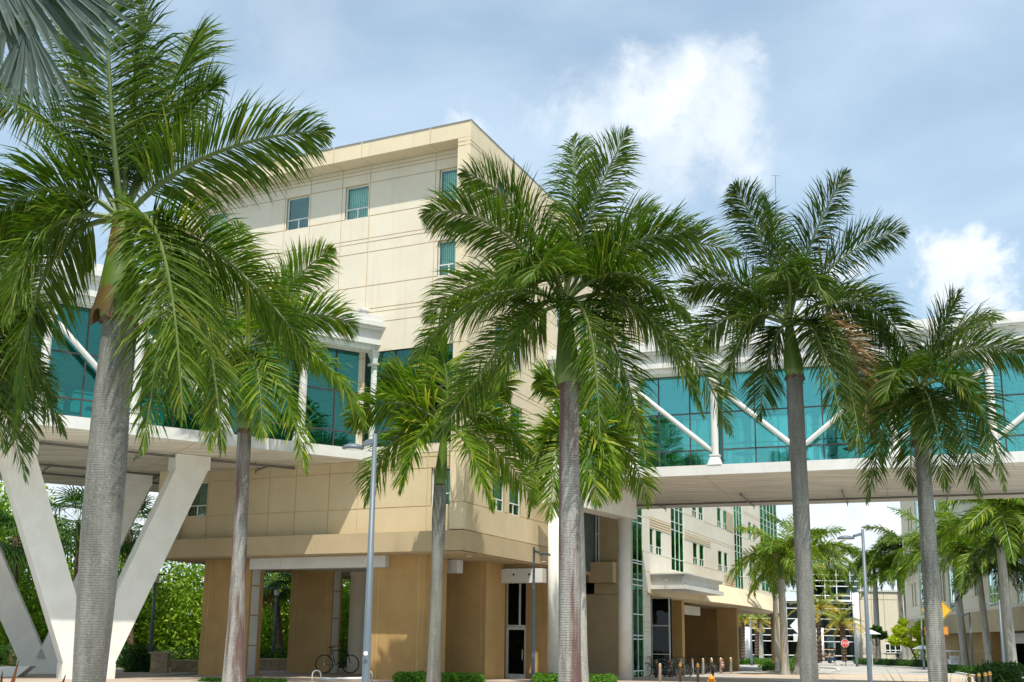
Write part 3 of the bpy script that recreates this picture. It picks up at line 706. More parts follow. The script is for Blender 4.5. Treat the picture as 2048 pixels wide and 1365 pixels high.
for i, p in enumerate(tall):
    a, b = p; n = 3 if i < 2 else 5
    glazing(WF, wing, a, b, wh[-3+i][2], 21.2, .06, [a+(b-a)*k/n for k in range(1, n)], [z for T in TC for z in (T-1.45, T+.35, T+.85)], 'alu', 'greenrefl', .04, back=.7)
def louv(s0, s1, z0, z1, n):
    mb = MB(); back = MB(); WF.box(back, s0, s1, -.004, .02, z0, z1)
    for k in range(n):
        zz = z0+(z1-z0)*(k+.5)/n; WF.box(mb, s0, s1, -.03, .02, zz-.05, zz+.02)
    b = build('louvre_back', back, 'joint', wing); build('louvre', mb, 'cream', wing)
louv(ws(1299), ws(1342), TC[0]+.0, TC[0]+.62, 4); louv(ws(1369), ws(1421), TC[0]+.02, TC[0]+.40, 3)
louv(ws(1447), ws(1468), 5.15+.5, 6.6, 6); louv(ws(1454.5), ws(1467.5), 9.9, 11.3, 9); louv(ws(1505), ws(1523), 8.6, 9.5, 6)
mb = MB(); WF.box(mb, sP0-.1, sP1, -.05, .3, -.6, 21.4); build('corner_pier', mb, 'wingcream', wing)
j = MB()
for T in TC[:2]+[6.67-1.6, 6.67-3.0, 2.2, 3.9]:
    for zz in (T-1.5, T+.5): WF.box(j, sP0-.104, sP1+.004, -.054, -.02, zz-.015, zz+.015)
build('pier_groove', j, 'joint', wing, kind='stuff')
# glazed stair strip between column and pier
gs0, gs1 = ws(1262.5), ws(1283.5)
glazing(WF, wing, gs0, gs1, -.4, 16, -.02, [(gs0+gs1)/2], [.05, 1.75, 1.95, 3.1, 3.2+1.5, 5.0, 5.9, 6.05, 8.2, 8.6, 9.6, 11.3], 'alu', 'greenrefl', .06, back=1.4, name='stair_glazing')
mb = MB(); WF.box(mb, gs0-3, WEND+0.5, .8, 14, 5.1, 22); WF.box(mb, sP0, WEND, 1.0, 14, 22, 22.05); build('inner_body', mb, 'room', wing)
# curved underside band
pts = []
nS = 16
mb = MB()
for k in range(nS):
    a0 = sP1+(WEND+.6-sP1)*k/nS; a1 = sP1+(WEND+.6-sP1)*(k+1)/nS
    f = lambda a: -.02-1.55*math.sin(math.pi*min(1, max(0, (a-sP1)/(WEND+.6-sP1))))
    mb.hexa([WF.p(a0, f(a0), 4.25), WF.p(a1, f(a1), 4.25), WF.p(a1, .8, 4.25), WF.p(a0, .8, 4.25), WF.p(a0, f(a0)*.35, 5.6), WF.p(a1, f(a1)*.35, 5.6), WF.p(a1, .8, 5.6), WF.p(a0, .8, 5.6)])
build('ledge', mb, 'parapet', wing)
mb = MB(); WF.box(mb, sP1-.6, WEND+.6, -.2, 12, 4.28, 4.34); build('undercroft_soffit', mb, 'ledge', wing)
mb = MB(); WF.box(mb, sP0+.4, ws(1490), 8.4, 8.7, -.9, 4.3); WF.box(mb, ws(1440)+8.5, ws(1440)+8.8, 1.2, 9, -.9, 4.3); build('undercroft_wall', mb, 'tan', wing)
for (xa, xb, o0, o1) in ((1334, 1369, .2, .9), (1431, 1477, .1, 1.4)):
    # pier broad face looks down the plaza, narrow face along the street
    P0 = WF.sz(xb, 1250, o0)[0]
    ext = 3.0 if xb < 1400 else 1.5
    mb = MB(); WF.box(mb, P0-.55, P0, o0, o0+ext, -.9, 4.28); p = build('pillar', mb, 'tan', wing)
    j = MB(); WF.box(j, P0-.557, P0-.54, o0+ext*.35, o0+ext*.35+.02, -.9, 4.28); build('reveal', j, 'joint', p)
q = WF.p(ws(1546), .0, 0); mb = MB(); mb.lathe((q[0], q[1], -.9), [(.42, 0), (.42, 5.2)], 18); build('round_column', mb, 'tan', wing, True)
mb = MB(); WF.box(mb, ws(1369), ws(1431), 1.2, 1.6, 3.5, 4.1); build('beam', mb, 'white', wing)
sg = WF.sz(1299, 1250, 1.0)[0]
G2 = Frame(WF.p(sP1+4.2, -.1, 0), AZL)
glazing(G2, wing, .2, 2.9, -.4, 4.25, 0, [1.3, 2.4], [.9, 2.6], 'alu', 'darkglass', .07, back=.5, name='shopfront')
# canopy
cn = thing('entrance_canopy', 'white angular canopy with a small floodlight over the bicycle parking', 'canopy', tuple(WF.p(sP1+1, -1, 4.9)))
c0, c1 = sP1+.1, WF.sz(1447, 1180, -2.1)[0]
for (o, z0, z1, q) in ((-1.86, 4.80, 5.34, .22), (-2.12, 4.60, 4.84, 0), (-2.06, 5.30, 5.44, .08), (-2.2, 5.44, 5.52, -.06)):
    mb = MB(); WF.box(mb, c0+q, c1-q, o, -.01, z0, z1); build('canopy_tier', mb, 'white', cn)
fl = MB(); WF.box(fl, c0+.08, c0+.2, -1.0, -.84, 5.08, 5.22); tag(build('flood_light', fl, 'signwhite', None), 'small white floodlight fixed on the canopy face with a rust streak below', 'light')
fl = MB(); WF.box(fl, c0-.006, c0+.004, -.94, -.88, 4.64, 4.82); build('rust_streak', fl, 'ledge', cn)

# ------------------------------------------------------------------ right hand building
HB = ong(2048, 1350); 
HP = at(1813, 1234, 152.0); HF = Frame(HP, 9.7)
rbld = thing('street_building', 'cream building on the right of the street in shade, over a brown arcade', 'building', (HP[0], HP[1], 0))
hs = lambda x, y=1180: HF.sz(x, y)[0]
# s decreases towards the camera
SF, SN = 0.0, hs(2048)-16
zH = [5.2, 6.9, 8.6, 10.2, 12, 13.7, 15.2, 17.0, 18.7, 20.3, 22, 23.5, 25]
HW = []
def hx(x0, x1, z0, z1): HW.append((hs(x1), hs(x0), z0, z1))
rowsH = [(6.9, 10.0), (12.0, 15.0), (17.0, 20.2)]
tallH = [(1839, 1848), (1872, 1880), (1898, 1911), (1977, 1997), (2034, 2046)]
prsH = [(1823.5, 1826.5), (1829, 1832), (1878.5, 1884), (1886, 1891), (1949, 1956), (2012, 2020)]
for (a, b) in tallH: hx(a, b, 5.6, 24)
for (z0, z1) in rowsH:
    for (a, b) in prsH: hx(a, b, z0, z1)
zz = sorted(set([5.2, 25]+[z for r in rowsH for z in r]+[10.6, 15.6, 20.8, 5.6, 24]))
sbh = sorted([SN, SF]+[hs(x) for x in (1821, 1834, 1838, 1849, 1870, 1882, 1897, 1912, 1946, 1958, 1975, 1998, 2010, 2022, 2033, 2047)])
wallgrid(HF, rbld, sbh, zz, HW, 0, 'cream')
nT = len(tallH)
for i, h in enumerate(HW):
    if i < nT: glazing(HF, rbld, h[0], h[1], h[2], h[3], .1, [h[0]+(h[1]-h[0])*k/3 for k in (1, 2)], [6.8, 9.0, 10.4, 11.0, 13.2, 15.4, 16, 18, 20, 22], 'alu', 'glass', .09, back=.8)
    else: window(HF, rbld, h[0], h[1], h[2], h[3], 0, depth=.2, bars=(.35,))
mb = MB(); HF.box(mb, SN, SF, -.25, 2, 3.1, 5.2); build('ledge', mb, 'ledge', rbld)
mb = MB(); HF.box(mb, SN, SF+.0, 1.2, 18, 3.1, 25); HF.box(mb, SF-.3, SF+.02, .3, 18, 3.1, 25); build('inner_body', mb, 'cream', rbld)
bays = [(1885, 1965), (1845, 1880)]
mb = MB(); HF.box(mb, hs(1962), hs(1850), 1.0, 1.4, -1.4, 3.1); build('arcade_wall', mb, 'tan', rbld)
for x in (1893, 1909, 1925, 1940, 1952):
    j = MB(); HF.box(j, hs(x)-.03, hs(x)+.03, .985, 1.02, -1.4, 3.1); build('reveal', j, 'joint', rbld)
j = MB(); HF.box(j, hs(1962), hs(1850), .98, 1.02, 1.15, 1.22); HF.box(j, hs(1962), hs(1850), .98, 1.02, -.3, -.24); build('reveal', j, 'joint', rbld)
mb = MB(); HF.box(mb, SN, SF, 6, 6.4, -1.4, 3.1); build('arcade_back_wall', mb, 'tan', rbld)
mb = MB(); HF.box(mb, hs(2048)-6, hs(1972), 1.8, 2.3, 2.0, 3.0); build('beam', mb, 'trestle', rbld)
for x in (2044, 1969):
    mb = MB(); HF.box(mb, hs(x)-.6, hs(x)+.6, .1, 1.4, -1.4, 3.1); build('pillar', mb, 'tan', rbld)

# ------------------------------------------------------------------ far glass building and cream building
def farbox():
    Y = 185.0; k = Y/FPX
    T = thing('glass_hall', 'dark glass hall with white mullions and round columns ending the street', 'building', tuple(at(1600, 1322, Y)))
    F = Frame(at(1600, 1322, Y), 88)
    s = lambda x: F.sz(x, 1290)[0]; z = lambda y: F.sz(1600, y)[1]
    hz_ = [z(y) for y in (1311, 1283, 1271, 1258, 1238, 1217, 1206)]
    vs = [s(x) for x in (1522, 1575, 1636, 1712)]
    F.box(b := MB(), s(1490), s(1733), .7, 8, z(1322), z(1200)); build('core', b, 'dark', T)
    glazing(F, T, s(1490), s(1733), z(1322), z(1200), 0, vs, hz_, 'signwhite', 'farglass', .13, .2, back=.5)
    F.box(b := MB(), s(1490)-.3, s(1733)+.3, -.6, 6, z(1203), z(1199)); build('cornice', b, 'signwhite', T)
    glazing(F, T, s(1636), s(1733), z(1199), z(1135), 1.5, [s(x) for x in (1660, 1684, 1712)], [z(y) for y in (1190, 1171, 1160, 1148)], 'signwhite', 'farglass', .13, .2, back=.8)
    F.box(b := MB(), s(1630), s(1735), 1.2, 12, z(1135), z(1128)); build('roof', b, 'cap', T)
    for x in (1492, 1637, 1712):
        q = F.p(s(x), -1.0, 0); b = MB(); b.lathe((q[0], q[1], z(1322)), [(.62, 0), (.62, z(1185 if x > 1700 else 1256)-z(1322))], 14); build('round_column', b, 'signwhite', T, True)
    C = thing('cream_hall', 'plain cream building with a dark strip window, right of the glass hall', 'building', tuple(at(1765, 1322, Y-6)))
    F = Frame(at(1765, 1322, Y-6), 86); s = lambda x: F.sz(x, 1290)[0]; z = lambda y: F.sz(1765, y)[1]
    panels(F, C, [s(x) for x in (1724, 1747, 1772, 1800, 1830, 1870)], [z(y) for y in (1324, 1308, 1200, 1184)], 0, .3, [(s(1768), s(1802), z(1307.9), z(1290))], .12, 'cream', jm='ledge')
    glazing(F, C, s(1770), s(1801), z(1306), z(1288), -.02, [s(1779), s(1790)], [z(1301)], 'signwhite', 'darkglass', .14, .2, back=.1)
    F.box(b := MB(), s(1722), s(1872), -.2, .6, z(1184), z(1180)); build('coping', b, 'white', C)
farbox()
# ------------------------------------------------------------------ palms
def unit(v): return v/(np.linalg.norm(v, axis=-1, keepdims=True)+1e-9)
def frond_mb(p0, p1, p2, nl=120, ll=.85, droop=.55, wid=.020, rr=.045, bare=.10, spread=.5, seed=0, roll=0.0):
    """feather frond: arching stem from p0 by control p1 to tip p2, with separate drooping leaflets"""
    rg = np.random.default_rng(seed); p0, p1, p2 = map(lambda a: np.array(a, float), (p0, p1, p2)); mb = MB()
    ts = np.linspace(0, 1, 16); B = lambda t: ((1-t)**2)[:, None]*p0+(2*t*(1-t))[:, None]*p1+(t**2)[:, None]*p2
    mb.tube(list(B(ts)), list(rr*(1-ts*.9)**.8+.004), 6, 1)
    t = np.linspace(bare, .995, nl); t = np.concatenate([t, t]); side = np.concatenate([np.ones(nl), -np.ones(nl)]); n = len(t)
    t = np.clip(t+rg.normal(0, .35/nl, n), bare, 1)
    P = B(t); T = unit((2*(1-t))[:, None]*(p1-p0)+(2*t)[:, None]*(p2-p1))
    Z = np.array([0, 0, 1.0]); Sd = np.cross(T, Z); m = np.linalg.norm(Sd, axis=1); Sd[m < .25] = np.cross(T[m < .25], np.array([.3, 1, 0])); Sd = unit(Sd); Nn = np.cross(Sd, T); rl = roll*(.4+.6*t)[:, None]; Sd, Nn = Sd*np.cos(rl)+Nn*np.sin(rl), Nn*np.cos(rl)-Sd*np.sin(rl)
    prof = np.clip(.50+.62*np.sin(np.pi*np.clip(t*.95+.06, 0, 1)), .3, 1.05)*(1-.5*np.clip((t-.75)/.25, 0, 1)**2)
    L = ll*prof*rg.uniform(.82, 1.12, n)*(1-.35*np.clip((t-.9)/.1, 0, 1))
    fwd = .45+1.0*t**1.6+1.6*np.clip((t-.88)/.12, 0, 1)
    up = np.where(rg.random(n) < .5, rg.uniform(.15, .75, n), rg.uniform(-.5, .15, n))*spread*2
    d0 = unit(T*fwd[:, None]+Sd*side[:, None]+Nn*up[:, None]+rg.normal(0, .07, (n, 3)))
    g = droop*rg.uniform(.6, 1.4, n)
    q0 = P; d1 = unit(d0+np.array([0, 0, -1.])*(g*.45)[:, None]); d2 = unit(d1+np.array([0, 0, -1.])*(g*.9)[:, None])
    q1 = q0+d0*(L*.32)[:, None]; q2 = q1+d1*(L*.36)[:, None]; q3 = q2+d2*(L*.34)[:, None]
    W = unit(T+rg.normal(0, .45, (n, 3)))*(wid*rg.uniform(.7, 1.25, n))[:, None]
    vs = np.stack([q0+W*.35, q0-W*.35, q1+W, q1-W, q2+W*.8, q2-W*.8, q3], 1).reshape(-1, 3)
    o = len(mb.v); mb.v += [tuple(x) for x in vs.tolist()]
    for i in range(n):
        k = o+i*7; mb.f += [(k, k+1, k+3, k+2), (k+2, k+3, k+5, k+4), (k+4, k+5, k+6)]; mb.m += [0, 0, 0]
    return mb
def trunk_prof(h, r, bulge=.08, flare=.35):
    pr = []
    for i in range(25):
        f = i/24; rr = r*(1+bulge*math.sin(math.pi*min(1, f*1.1))-.10*f)+r*flare*math.exp(-f*h/.45)
        pr.append((rr, f*h))
    return pr
def trunk_obj(T, base, top, r, m, bulge=.08, flare=.35, n=22, rad_fn=None):
    base = np.array(base, float); top = np.array(top, float); h = top[2]-base[2]; pr = trunk_prof(h, r, bulge, flare)
    if rad_fn: pr = [(rad_fn(z/h), z) for _, z in pr]
    vs = []; nn = n
    for (rr, z) in pr:
        c = base+(top-base)*(z/h)
        for k in range(nn):
            a = 2*math.pi*k/nn; q = rr*(1+.012*math.sin(5*a+z*3)); vs.append((c[0]+q*math.cos(a), c[1]+q*math.sin(a), c[2]))
    fs = [(i*nn+k, i*nn+(k+1) % nn, (i+1)*nn+(k+1) % nn, (i+1)*nn+k) for i in range(len(pr)-1) for k in range(nn)]
    mb = MB().add(vs, fs); return build('trunk', mb, m, T, True)
def hero_palm(label, Y, base_px, top_px, crown_px, r, fronds, tm='trunk', fm='frond', sm='shaft', ll=.9, nl=130, shaft_r=None, seed=1, bulge=.08, husk=True, wid=.021, rad_fn=None, droop=.45, extra=1):
    """trunk foot and neck, crown heart, and fronds given by where stem middle and tip lie around the crown"""
    b = at(*base_px, Y); t = at(*top_px, Y); c = at(*crown_px, Y)
    zg = gz(b[0], b[1]); b = np.array([b[0]+(b[0]-t[0])*0, b[1], zg-.1])
    T = thing('royal_palm', label, 'palm tree', tuple(b), 'royal palms')
    trunk_obj(T, b, t, r, tm, bulge, rad_fn=rad_fn)
    sr = shaft_r or r*.8
    mb = MB(); ps = [t+(c-t)*f for f in np.linspace(0, 1, 9)]; mb.tube(ps, [sr*v for v in (.96, 1.12, 1.1, .98, .86, .74, .62, .5, .36)], 16, 0); build('crownshaft', mb, sm, T, True)
    if husk:
        mb = MB()
        for k in range(14):
            a = k*2*math.pi/14; q = t+np.array([math.cos(a)*r*.86, math.sin(a)*r*.86, .0]); mb.add([q+np.array([-.08, 0, -.10]), q+np.array([.08, .02, -.12]), q+np.array([.05*math.sin(k), -.03*math.cos(k*2), .07])], [(0, 1, 2)])
        mb.tube([t-np.array([0, 0, .06]), t+np.array([0, 0, .05])], [r*.86, r*.84], 16); build('leaf_scar', mb, 'datetrunk', T)
    rgx = random.Random(seed); xs = [f[2]-crown_px[0] for f in fronds]; sp = (max(xs)-min(xs))*.30; nl = int(nl*1.35); wid *= .95; ll *= 1.16
    fronds = list(fronds)
    for k in range(extra):
        a = rgx.uniform(-1, 1); up_ = rgx.uniform(.1, 1.0); dd = rgx.choice([-1.6, 1.6, 1.2])*rgx.uniform(.6, 1.2)
        fronds.append((crown_px[0]+a*sp*.6, crown_px[1]-sp*.75*up_, crown_px[0]+a*sp*1.5, crown_px[1]-sp*(up_*1.5-.75), dd*.6, dd))
    for i, f in enumerate(fronds):
        mx, my, tx, ty, dm, dt = f[:6]; fmm = f[6] if len(f) > 6 else fm
        root = c-np.array([0, 0, .15]); 
        s_ = at(mx, my, Y+dm); e_ = at(tx, ty, Y+dt)
        steep = abs(tx-crown_px[0]) < .5*abs(ty-crown_px[1]) and ty > crown_px[1]
        roll = (0.0 if steep else (rgx.uniform(.8, 1.25) if abs(dt) < 1.0 else rgx.uniform(.3, .7)))*(1 if tx > crown_px[0] else -1)
        mb = frond_mb(root, s_, e_, nl, ll, droop*(1.0+.25*math.sin(i*2.3)), wid, .05, .17, .42, seed*100+i, roll)
        build('frond', mb, [fmm, 'rachis'], T)
    return T
# front left, thick trunk
hero_palm('royal palm with the thickest trunk, brown crownshaft, nearest on the left', 17, (176, 1400), (237, 636), (246, 425), .29,
 [(262, 230, 292, -60, .2, .5), (205, 250, 120, 40, .8, 1.4), (120, 200, -40, 190, .6, 1.0), (110, 300, -50, 470, -.3, -.6), (60, 380, 20, 640, -.5, -1.0),
  (320, 260, 440, 165, .6, 1.2), (385, 272, 655, 262, -.2, -.2), (420, 430, 620, 705, -.4, -.8), (340, 350, 366, 840, -1.2, -1.6), (370, 450, 285, 900, -.9, -1.4),
  (410, 430, 445, 900, -.3, -.4), (340, 160, 400, 60, 1.0, 1.7), (210, 150, 215, -40, -.5, -.6),
  (60, 420, 30, 850, .3, .5)],
 'trunk', 'frond', 'shaft', .95, 150, .30, 1, .16, True, .021, rad_fn=lambda f: .205+.095*math.sin(math.pi*min(1, .1+(1-f)*.95))**1.0+.02*(1-f), extra=0)
P1 = [o for o in bpy.data.objects if o.get('label', '').startswith('royal palm with the thickest')][0]
_t, _c = at(237, 636, 17), at(246, 425, 17); mb = MB(); vs = []
for i, f in enumerate((-.02, .06, .14, .3, .5, .75, .98)):
    q = _t+(_c-_t)*f; rr = (.40, .40, .36, .31, .25, .2, .14)[i]
    for k in range(13):
        a = R_(110+k*14); flare = 1+(.18*(1-f) if k in (3, 4, 5) and f < .2 else 0); vs.append(q+np.array([math.cos(a), math.sin(a), 0])*rr*flare+np.array([0, 0, .10*math.sin(k*.9) if i == 0 else 0]))
mb.add(vs, [(i*13+k, i*13+k+1, (i+1)*13+k+1, (i+1)*13+k) for i in range(6) for k in range(12)]); build('brown_sheath', mb, 'shaftbrown', P1, True)
hero_palm('royal palm with reddish stained trunk in front of the round white column', 23, (1140, 1440), (1138, 768), (1128, 596), .235,
 [(1165, 430, 1256, 262, -.2, -.4), (1150, 400, 1148, 275, .8, 1.2), (1060, 385, 925, 345, .4, .6), (1000, 395, 848, 428, -.4, -.8), (1105, 470, 1060, 560, -1.6, -2.8),
  (1270, 425, 1478, 510, .2, .2), (1300, 520, 1405, 830, -.6, -1.0), (1350, 560, 1462, 870, .6, 1.0), (1230, 590, 1292, 920, -.3, -.6), (1190, 560, 1200, 880, -1.2, -1.4),
  (980, 520, 822, 720, -.6, -1.0), (1030, 620, 872, 880, .5, .8), (980, 500, 850, 640, .8, 1.3), (1200, 450, 1310, 420, 1.2, 2.0), (1090, 440, 1010, 560, -1.4, -2.2), (1250, 470, 1380, 640, -1.0, -1.6), (1060, 560, 990, 800, -1.0, -1.6)],
 'trunkrust', 'frond', 'shaft', .86, 140, .24, 2, .04, wid=.022)
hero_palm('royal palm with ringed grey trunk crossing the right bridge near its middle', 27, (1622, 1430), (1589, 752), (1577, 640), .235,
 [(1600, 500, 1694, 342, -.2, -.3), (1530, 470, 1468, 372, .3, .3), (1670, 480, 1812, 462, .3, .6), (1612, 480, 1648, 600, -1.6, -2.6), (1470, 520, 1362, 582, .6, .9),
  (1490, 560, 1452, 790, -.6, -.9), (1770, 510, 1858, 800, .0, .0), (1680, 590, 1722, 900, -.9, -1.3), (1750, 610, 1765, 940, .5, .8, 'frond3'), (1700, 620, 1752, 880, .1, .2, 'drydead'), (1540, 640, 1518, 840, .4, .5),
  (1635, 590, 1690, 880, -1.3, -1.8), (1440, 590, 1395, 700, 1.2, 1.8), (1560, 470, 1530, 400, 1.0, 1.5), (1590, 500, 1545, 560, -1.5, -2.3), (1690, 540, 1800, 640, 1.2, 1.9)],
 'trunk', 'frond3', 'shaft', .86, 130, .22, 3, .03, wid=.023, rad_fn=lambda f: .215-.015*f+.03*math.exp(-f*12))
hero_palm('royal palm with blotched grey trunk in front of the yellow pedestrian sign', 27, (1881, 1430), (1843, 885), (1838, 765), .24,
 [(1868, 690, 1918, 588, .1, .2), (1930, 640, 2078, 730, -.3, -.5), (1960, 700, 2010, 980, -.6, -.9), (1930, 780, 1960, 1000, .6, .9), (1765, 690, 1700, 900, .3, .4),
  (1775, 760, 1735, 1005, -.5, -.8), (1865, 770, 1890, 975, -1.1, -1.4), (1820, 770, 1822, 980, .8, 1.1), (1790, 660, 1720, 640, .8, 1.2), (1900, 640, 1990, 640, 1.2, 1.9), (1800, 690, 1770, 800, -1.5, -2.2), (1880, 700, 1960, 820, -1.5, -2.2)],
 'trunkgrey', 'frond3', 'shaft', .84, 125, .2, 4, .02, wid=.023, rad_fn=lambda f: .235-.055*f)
hero_palm('royal palm with rust streaked pale trunk standing left of the undercroft', 36, (468, 1358), (489, 862), (487, 690), .29,
 [(465, 560, 478, 448, .3, .5, 'frond2'), (560, 570, 662, 498, .2, .3, 'frond2'), (610, 590, 712, 655, -.2, -.3), (640, 640, 735, 860, -.6, -1.0), (565, 700, 612, 945, -1.0, -1.4),
  (520, 680, 525, 880, -1.6, -2.0, 'frond2'), (430, 680, 420, 900, -1.0, -1.4), (380, 590, 300, 780, -.4, -.6), (400, 550, 330, 560, .6, .9), (540, 620, 650, 740, 1.0, 1.5), (470, 610, 420, 720, -1.6, -2.4), (530, 600, 600, 560, 1.4, 2.0)],
 'trunkrust', 'frond2', 'shaft', 1.15, 110, .25, 5, .0, wid=.034, rad_fn=lambda f: .255+.06*math.exp(-f*14)+.09*math.exp(-((f)*4)**2)-.02*f)
hero_palm('royal palm with smooth green crownshaft centred before the block corner', 37, (867, 1352), (880, 972), (890, 846), .27,
 [(790, 760, 695, 850, -.3, -.4, 'frond2'), (770, 830, 730, 1010, -.5, -.8), (840, 820, 800, 985, -1.3, -1.8), (830, 750, 765, 755, .5, .8, 'frond2'), (905, 740, 870, 670, .4, .6), (960, 740, 1020, 780, .6, .9),
  (1000, 780, 1062, 920, -.2, -.3), (980, 840, 1070, 1010, .4, .6), (935, 850, 985, 1020, -1.2, -1.7), (860, 780, 820, 880, 1.2, 1.8)],
 'trunk', 'frond2', 'shaft', 1.1, 100, .19, 6, .05, False, wid=.040, rad_fn=lambda f: .205+.07*math.exp(-f*9)+.035*math.exp(-((f-.85)*7)**2))
hero_palm('royal palm with yellowish fronds half hidden behind the reddish trunk', 39.5, (1163, 1352), (1155, 985), (1152, 868), .24,
 [(1090, 800, 1058, 1030, -.5, -.8, 'frond2'), (1130, 770, 1078, 760, .6, .9, 'frond2'), (1240, 800, 1298, 1010, .2, .3, 'frond2'), (1200, 820, 1235, 1000, -1.0, -1.4, 'frond2'), (1175, 850, 1195, 1010, -1.6, -1.9, 'frond2'),
  (1115, 850, 1098, 1040, -1.2, -1.6, 'frond2'), (1210, 760, 1275, 860, .9, 1.4), (1150, 750, 1170, 700, .6, .9), (1250, 840, 1215, 980, 1.0, 1.3)],
 'trunkfar', 'frond2', 'shaft', 1.25, 90, .22, 7, .05, False, wid=.044)
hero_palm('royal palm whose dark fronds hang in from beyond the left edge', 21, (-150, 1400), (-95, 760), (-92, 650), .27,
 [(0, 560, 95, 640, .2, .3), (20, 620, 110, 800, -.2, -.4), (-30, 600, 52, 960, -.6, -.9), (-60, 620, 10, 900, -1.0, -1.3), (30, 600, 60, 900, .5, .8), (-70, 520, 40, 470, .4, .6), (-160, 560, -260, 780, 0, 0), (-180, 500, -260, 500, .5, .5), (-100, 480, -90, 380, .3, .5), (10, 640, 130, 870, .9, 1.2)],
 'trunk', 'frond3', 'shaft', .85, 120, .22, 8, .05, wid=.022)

# shared frond shapes for the farther palms
def proto(nm, el, dr, ll, nl, wid, mats, droop=.6, seed=0, spread=.5, rr=.016):
    e = R_(el); p0 = (0, 0, 0); p1 = (math.cos(e)*.6, 0, math.sin(e)*.6); p2 = (.95, 0, math.sin(e)*.6-dr)
    mb = frond_mb(p0, p1, p2, nl, ll, droop, wid, rr, .1, spread, seed)
    me = bpy.data.meshes.new(nm); me.from_pydata(mb.v, [], mb.f)
    for x in mats: me.materials.append(M[x])
    me.polygons.foreach_set('material_index', mb.m); return me
ROYAL = {}
for key, m1 in (('a', 'frond'), ('b', 'frond2'), ('c', 'frond3')):
    ROYAL[key] = [proto('frond', e, d, .25, 95, .0105, [m1, 'rachis'], .6, 50+i) for i, (e, d) in enumerate(((80, -.35), (60, .05), (45, .45), (25, .8), (5, .9)))]
DATE = [proto('frond', e, d, .16, 60, .006, [m, 'rachisdate'], .15, 70+i, .35) for i, (e, d, m) in enumerate(((75, -.4, 'date'), (55, .0, 'date'), (38, .3, 'date'), (15, .5, 'datelow'), (-15, .5, 'datelow')))]
def place_frond(T, me, root, az, L, tilt=0):
    o = bpy.data.objects.new('frond', me); COL.objects.link(o); o.parent = T; o.location = tuple(np.array(root)-absloc(T)); o.rotation_euler = (random.uniform(-.7, .7), tilt, az); o.scale = (L, L, L); return o
def far_palm(label, base_px, crown_px, r_px, L_px, key='a', Y=None, group='royal palms along the street', tm='trunkfar', shaft=True, seed=0, n=18, cat='palm tree'):
    random.seed(seed+11)
    b = ong(*base_px) if Y is None else at(*base_px, Y)
    if Y is not None: b[2] = gz(b[0], b[1])
    Y = b[1]; k = Y/FPX; c = at(*crown_px, Y)
    T = thing('royal_palm', label, cat, tuple(b), group)
    top = b+(c-b)*.80 if shaft else c
    trunk_obj(T, b-np.array([0, 0, .1]), top, r_px*k, tm, .05, .35, 12)
    if shaft:
        mb = MB(); ps = [top+(c-top)*f for f in (0, .2, .5, 1)]; mb.tube(ps, [r_px*k*v for v in (.9, .95, .7, .35)], 10); build('crownshaft', mb, 'shaft', T, True)
    L = L_px*k; ms = ROYAL[key]
    for i in range(n):
        lvl = [0, 1, 1, 2, 2, 2, 3, 3, 3, 3, 4, 4, 4, 2, 3, 1, 4, 2][i % 18]
        place_frond(T, ms[lvl], c, i*2.399+seed, L*random.uniform(.88, 1.1))
    return T
fp = [((1571, 1335), (1560, 1112), 7.5, 112, 'b', 'bright palm in the near island bed, left of a grey trunk', 1),
      ((1555, 1322), (1548, 1150), 5, 62, 'a', 'palm close behind the left island palm, mostly hidden', 2),
      ((1591, 1328), (1622, 1108), 5.5, 100, 'b', 'palm rising behind the grey trunk with fronds out to its right', 3),
      ((1523, 1322), (1519, 1190), 4.5, 52, 'b', 'slim palm seen through the arcade beside the date palms', 4),
      ((1757, 1326), (1748, 1130), 5.5, 70, 'b', 'palm just right of the tall lamp post', 5),
      ((1810, 1327), (1796, 1140), 4.5, 70, 'b', 'palm beside the walking person, left one of a close pair', 6),
      ((1819.5, 1327), (1806, 1095), 4.8, 92, 'a', 'palm beside the walking person, right one of a close pair', 7),
      ((1932, 1338), (1905, 1085), 7, 105, 'b', 'palm in the hedge bed behind the rear of the white cart', 8),
      ((1981, 1343), (1952, 1105), 6.5, 98, 'b', 'second palm along the brown arcade, right of the cart', 9),
      ((2028, 1350), (1993, 1022), 8.5, 140, 'b', 'tall palm at the right with a bright green crownshaft', 10),
      ((2012, 1344), (2000, 1130), 6, 85, 'c', 'palm hidden behind the tall right palm', 11),
      ((2085, 1350), (2058, 1060), 8, 125, 'c', 'dark palm crown entering from the right edge', 12),
      ((1722, 1322), (1712, 1160), 4, 50, 'b', 'far palm with a drooping brown seed stalk before the glass hall', 13),
      ((1845, 1330), (1850, 1120), 5, 70, 'b', 'palm directly behind the blotched grey trunk', 14),
      ((1868, 1334), (1872, 1085), 5, 82, 'b', 'palm right behind the blotched trunk, above the yellow sign', 15)]
for (b, c, r, L, key, lab, sd_) in fp: far_palm(lab, b, c, r, L, key, seed=sd_, Y={1: 70, 3: 74, 2: 80}.get(sd_))
T13 = [o for o in bpy.data.objects if o.get('label', '').startswith('far palm with a drooping')][0]
ch = [o for o in T13.children if o.name.startswith('crownshaft')][0]; bb_ = [T13.matrix_basis @ Vector(v.co) for v in ch.data.vertices]; q = np.array(min(bb_, key=lambda v: v[2])); mb = MB()
for i in range(26):
    a = i*2.399; d = np.array([math.cos(a)*.5*(i % 3+1)/3+.3, -.3+math.sin(a)*.25, 0]); mb.tube([q+[0, 0, .1], q+d*.8+[0, 0, -.1], q+d+[0, 0, -1.0-.1*(i % 5)], q+d*1.05+[0, 0, -2.1-.12*(i % 4)]], [.03, .03, .035, .015], 4)
build('seed_stalk', mb, 'drydead', T13)
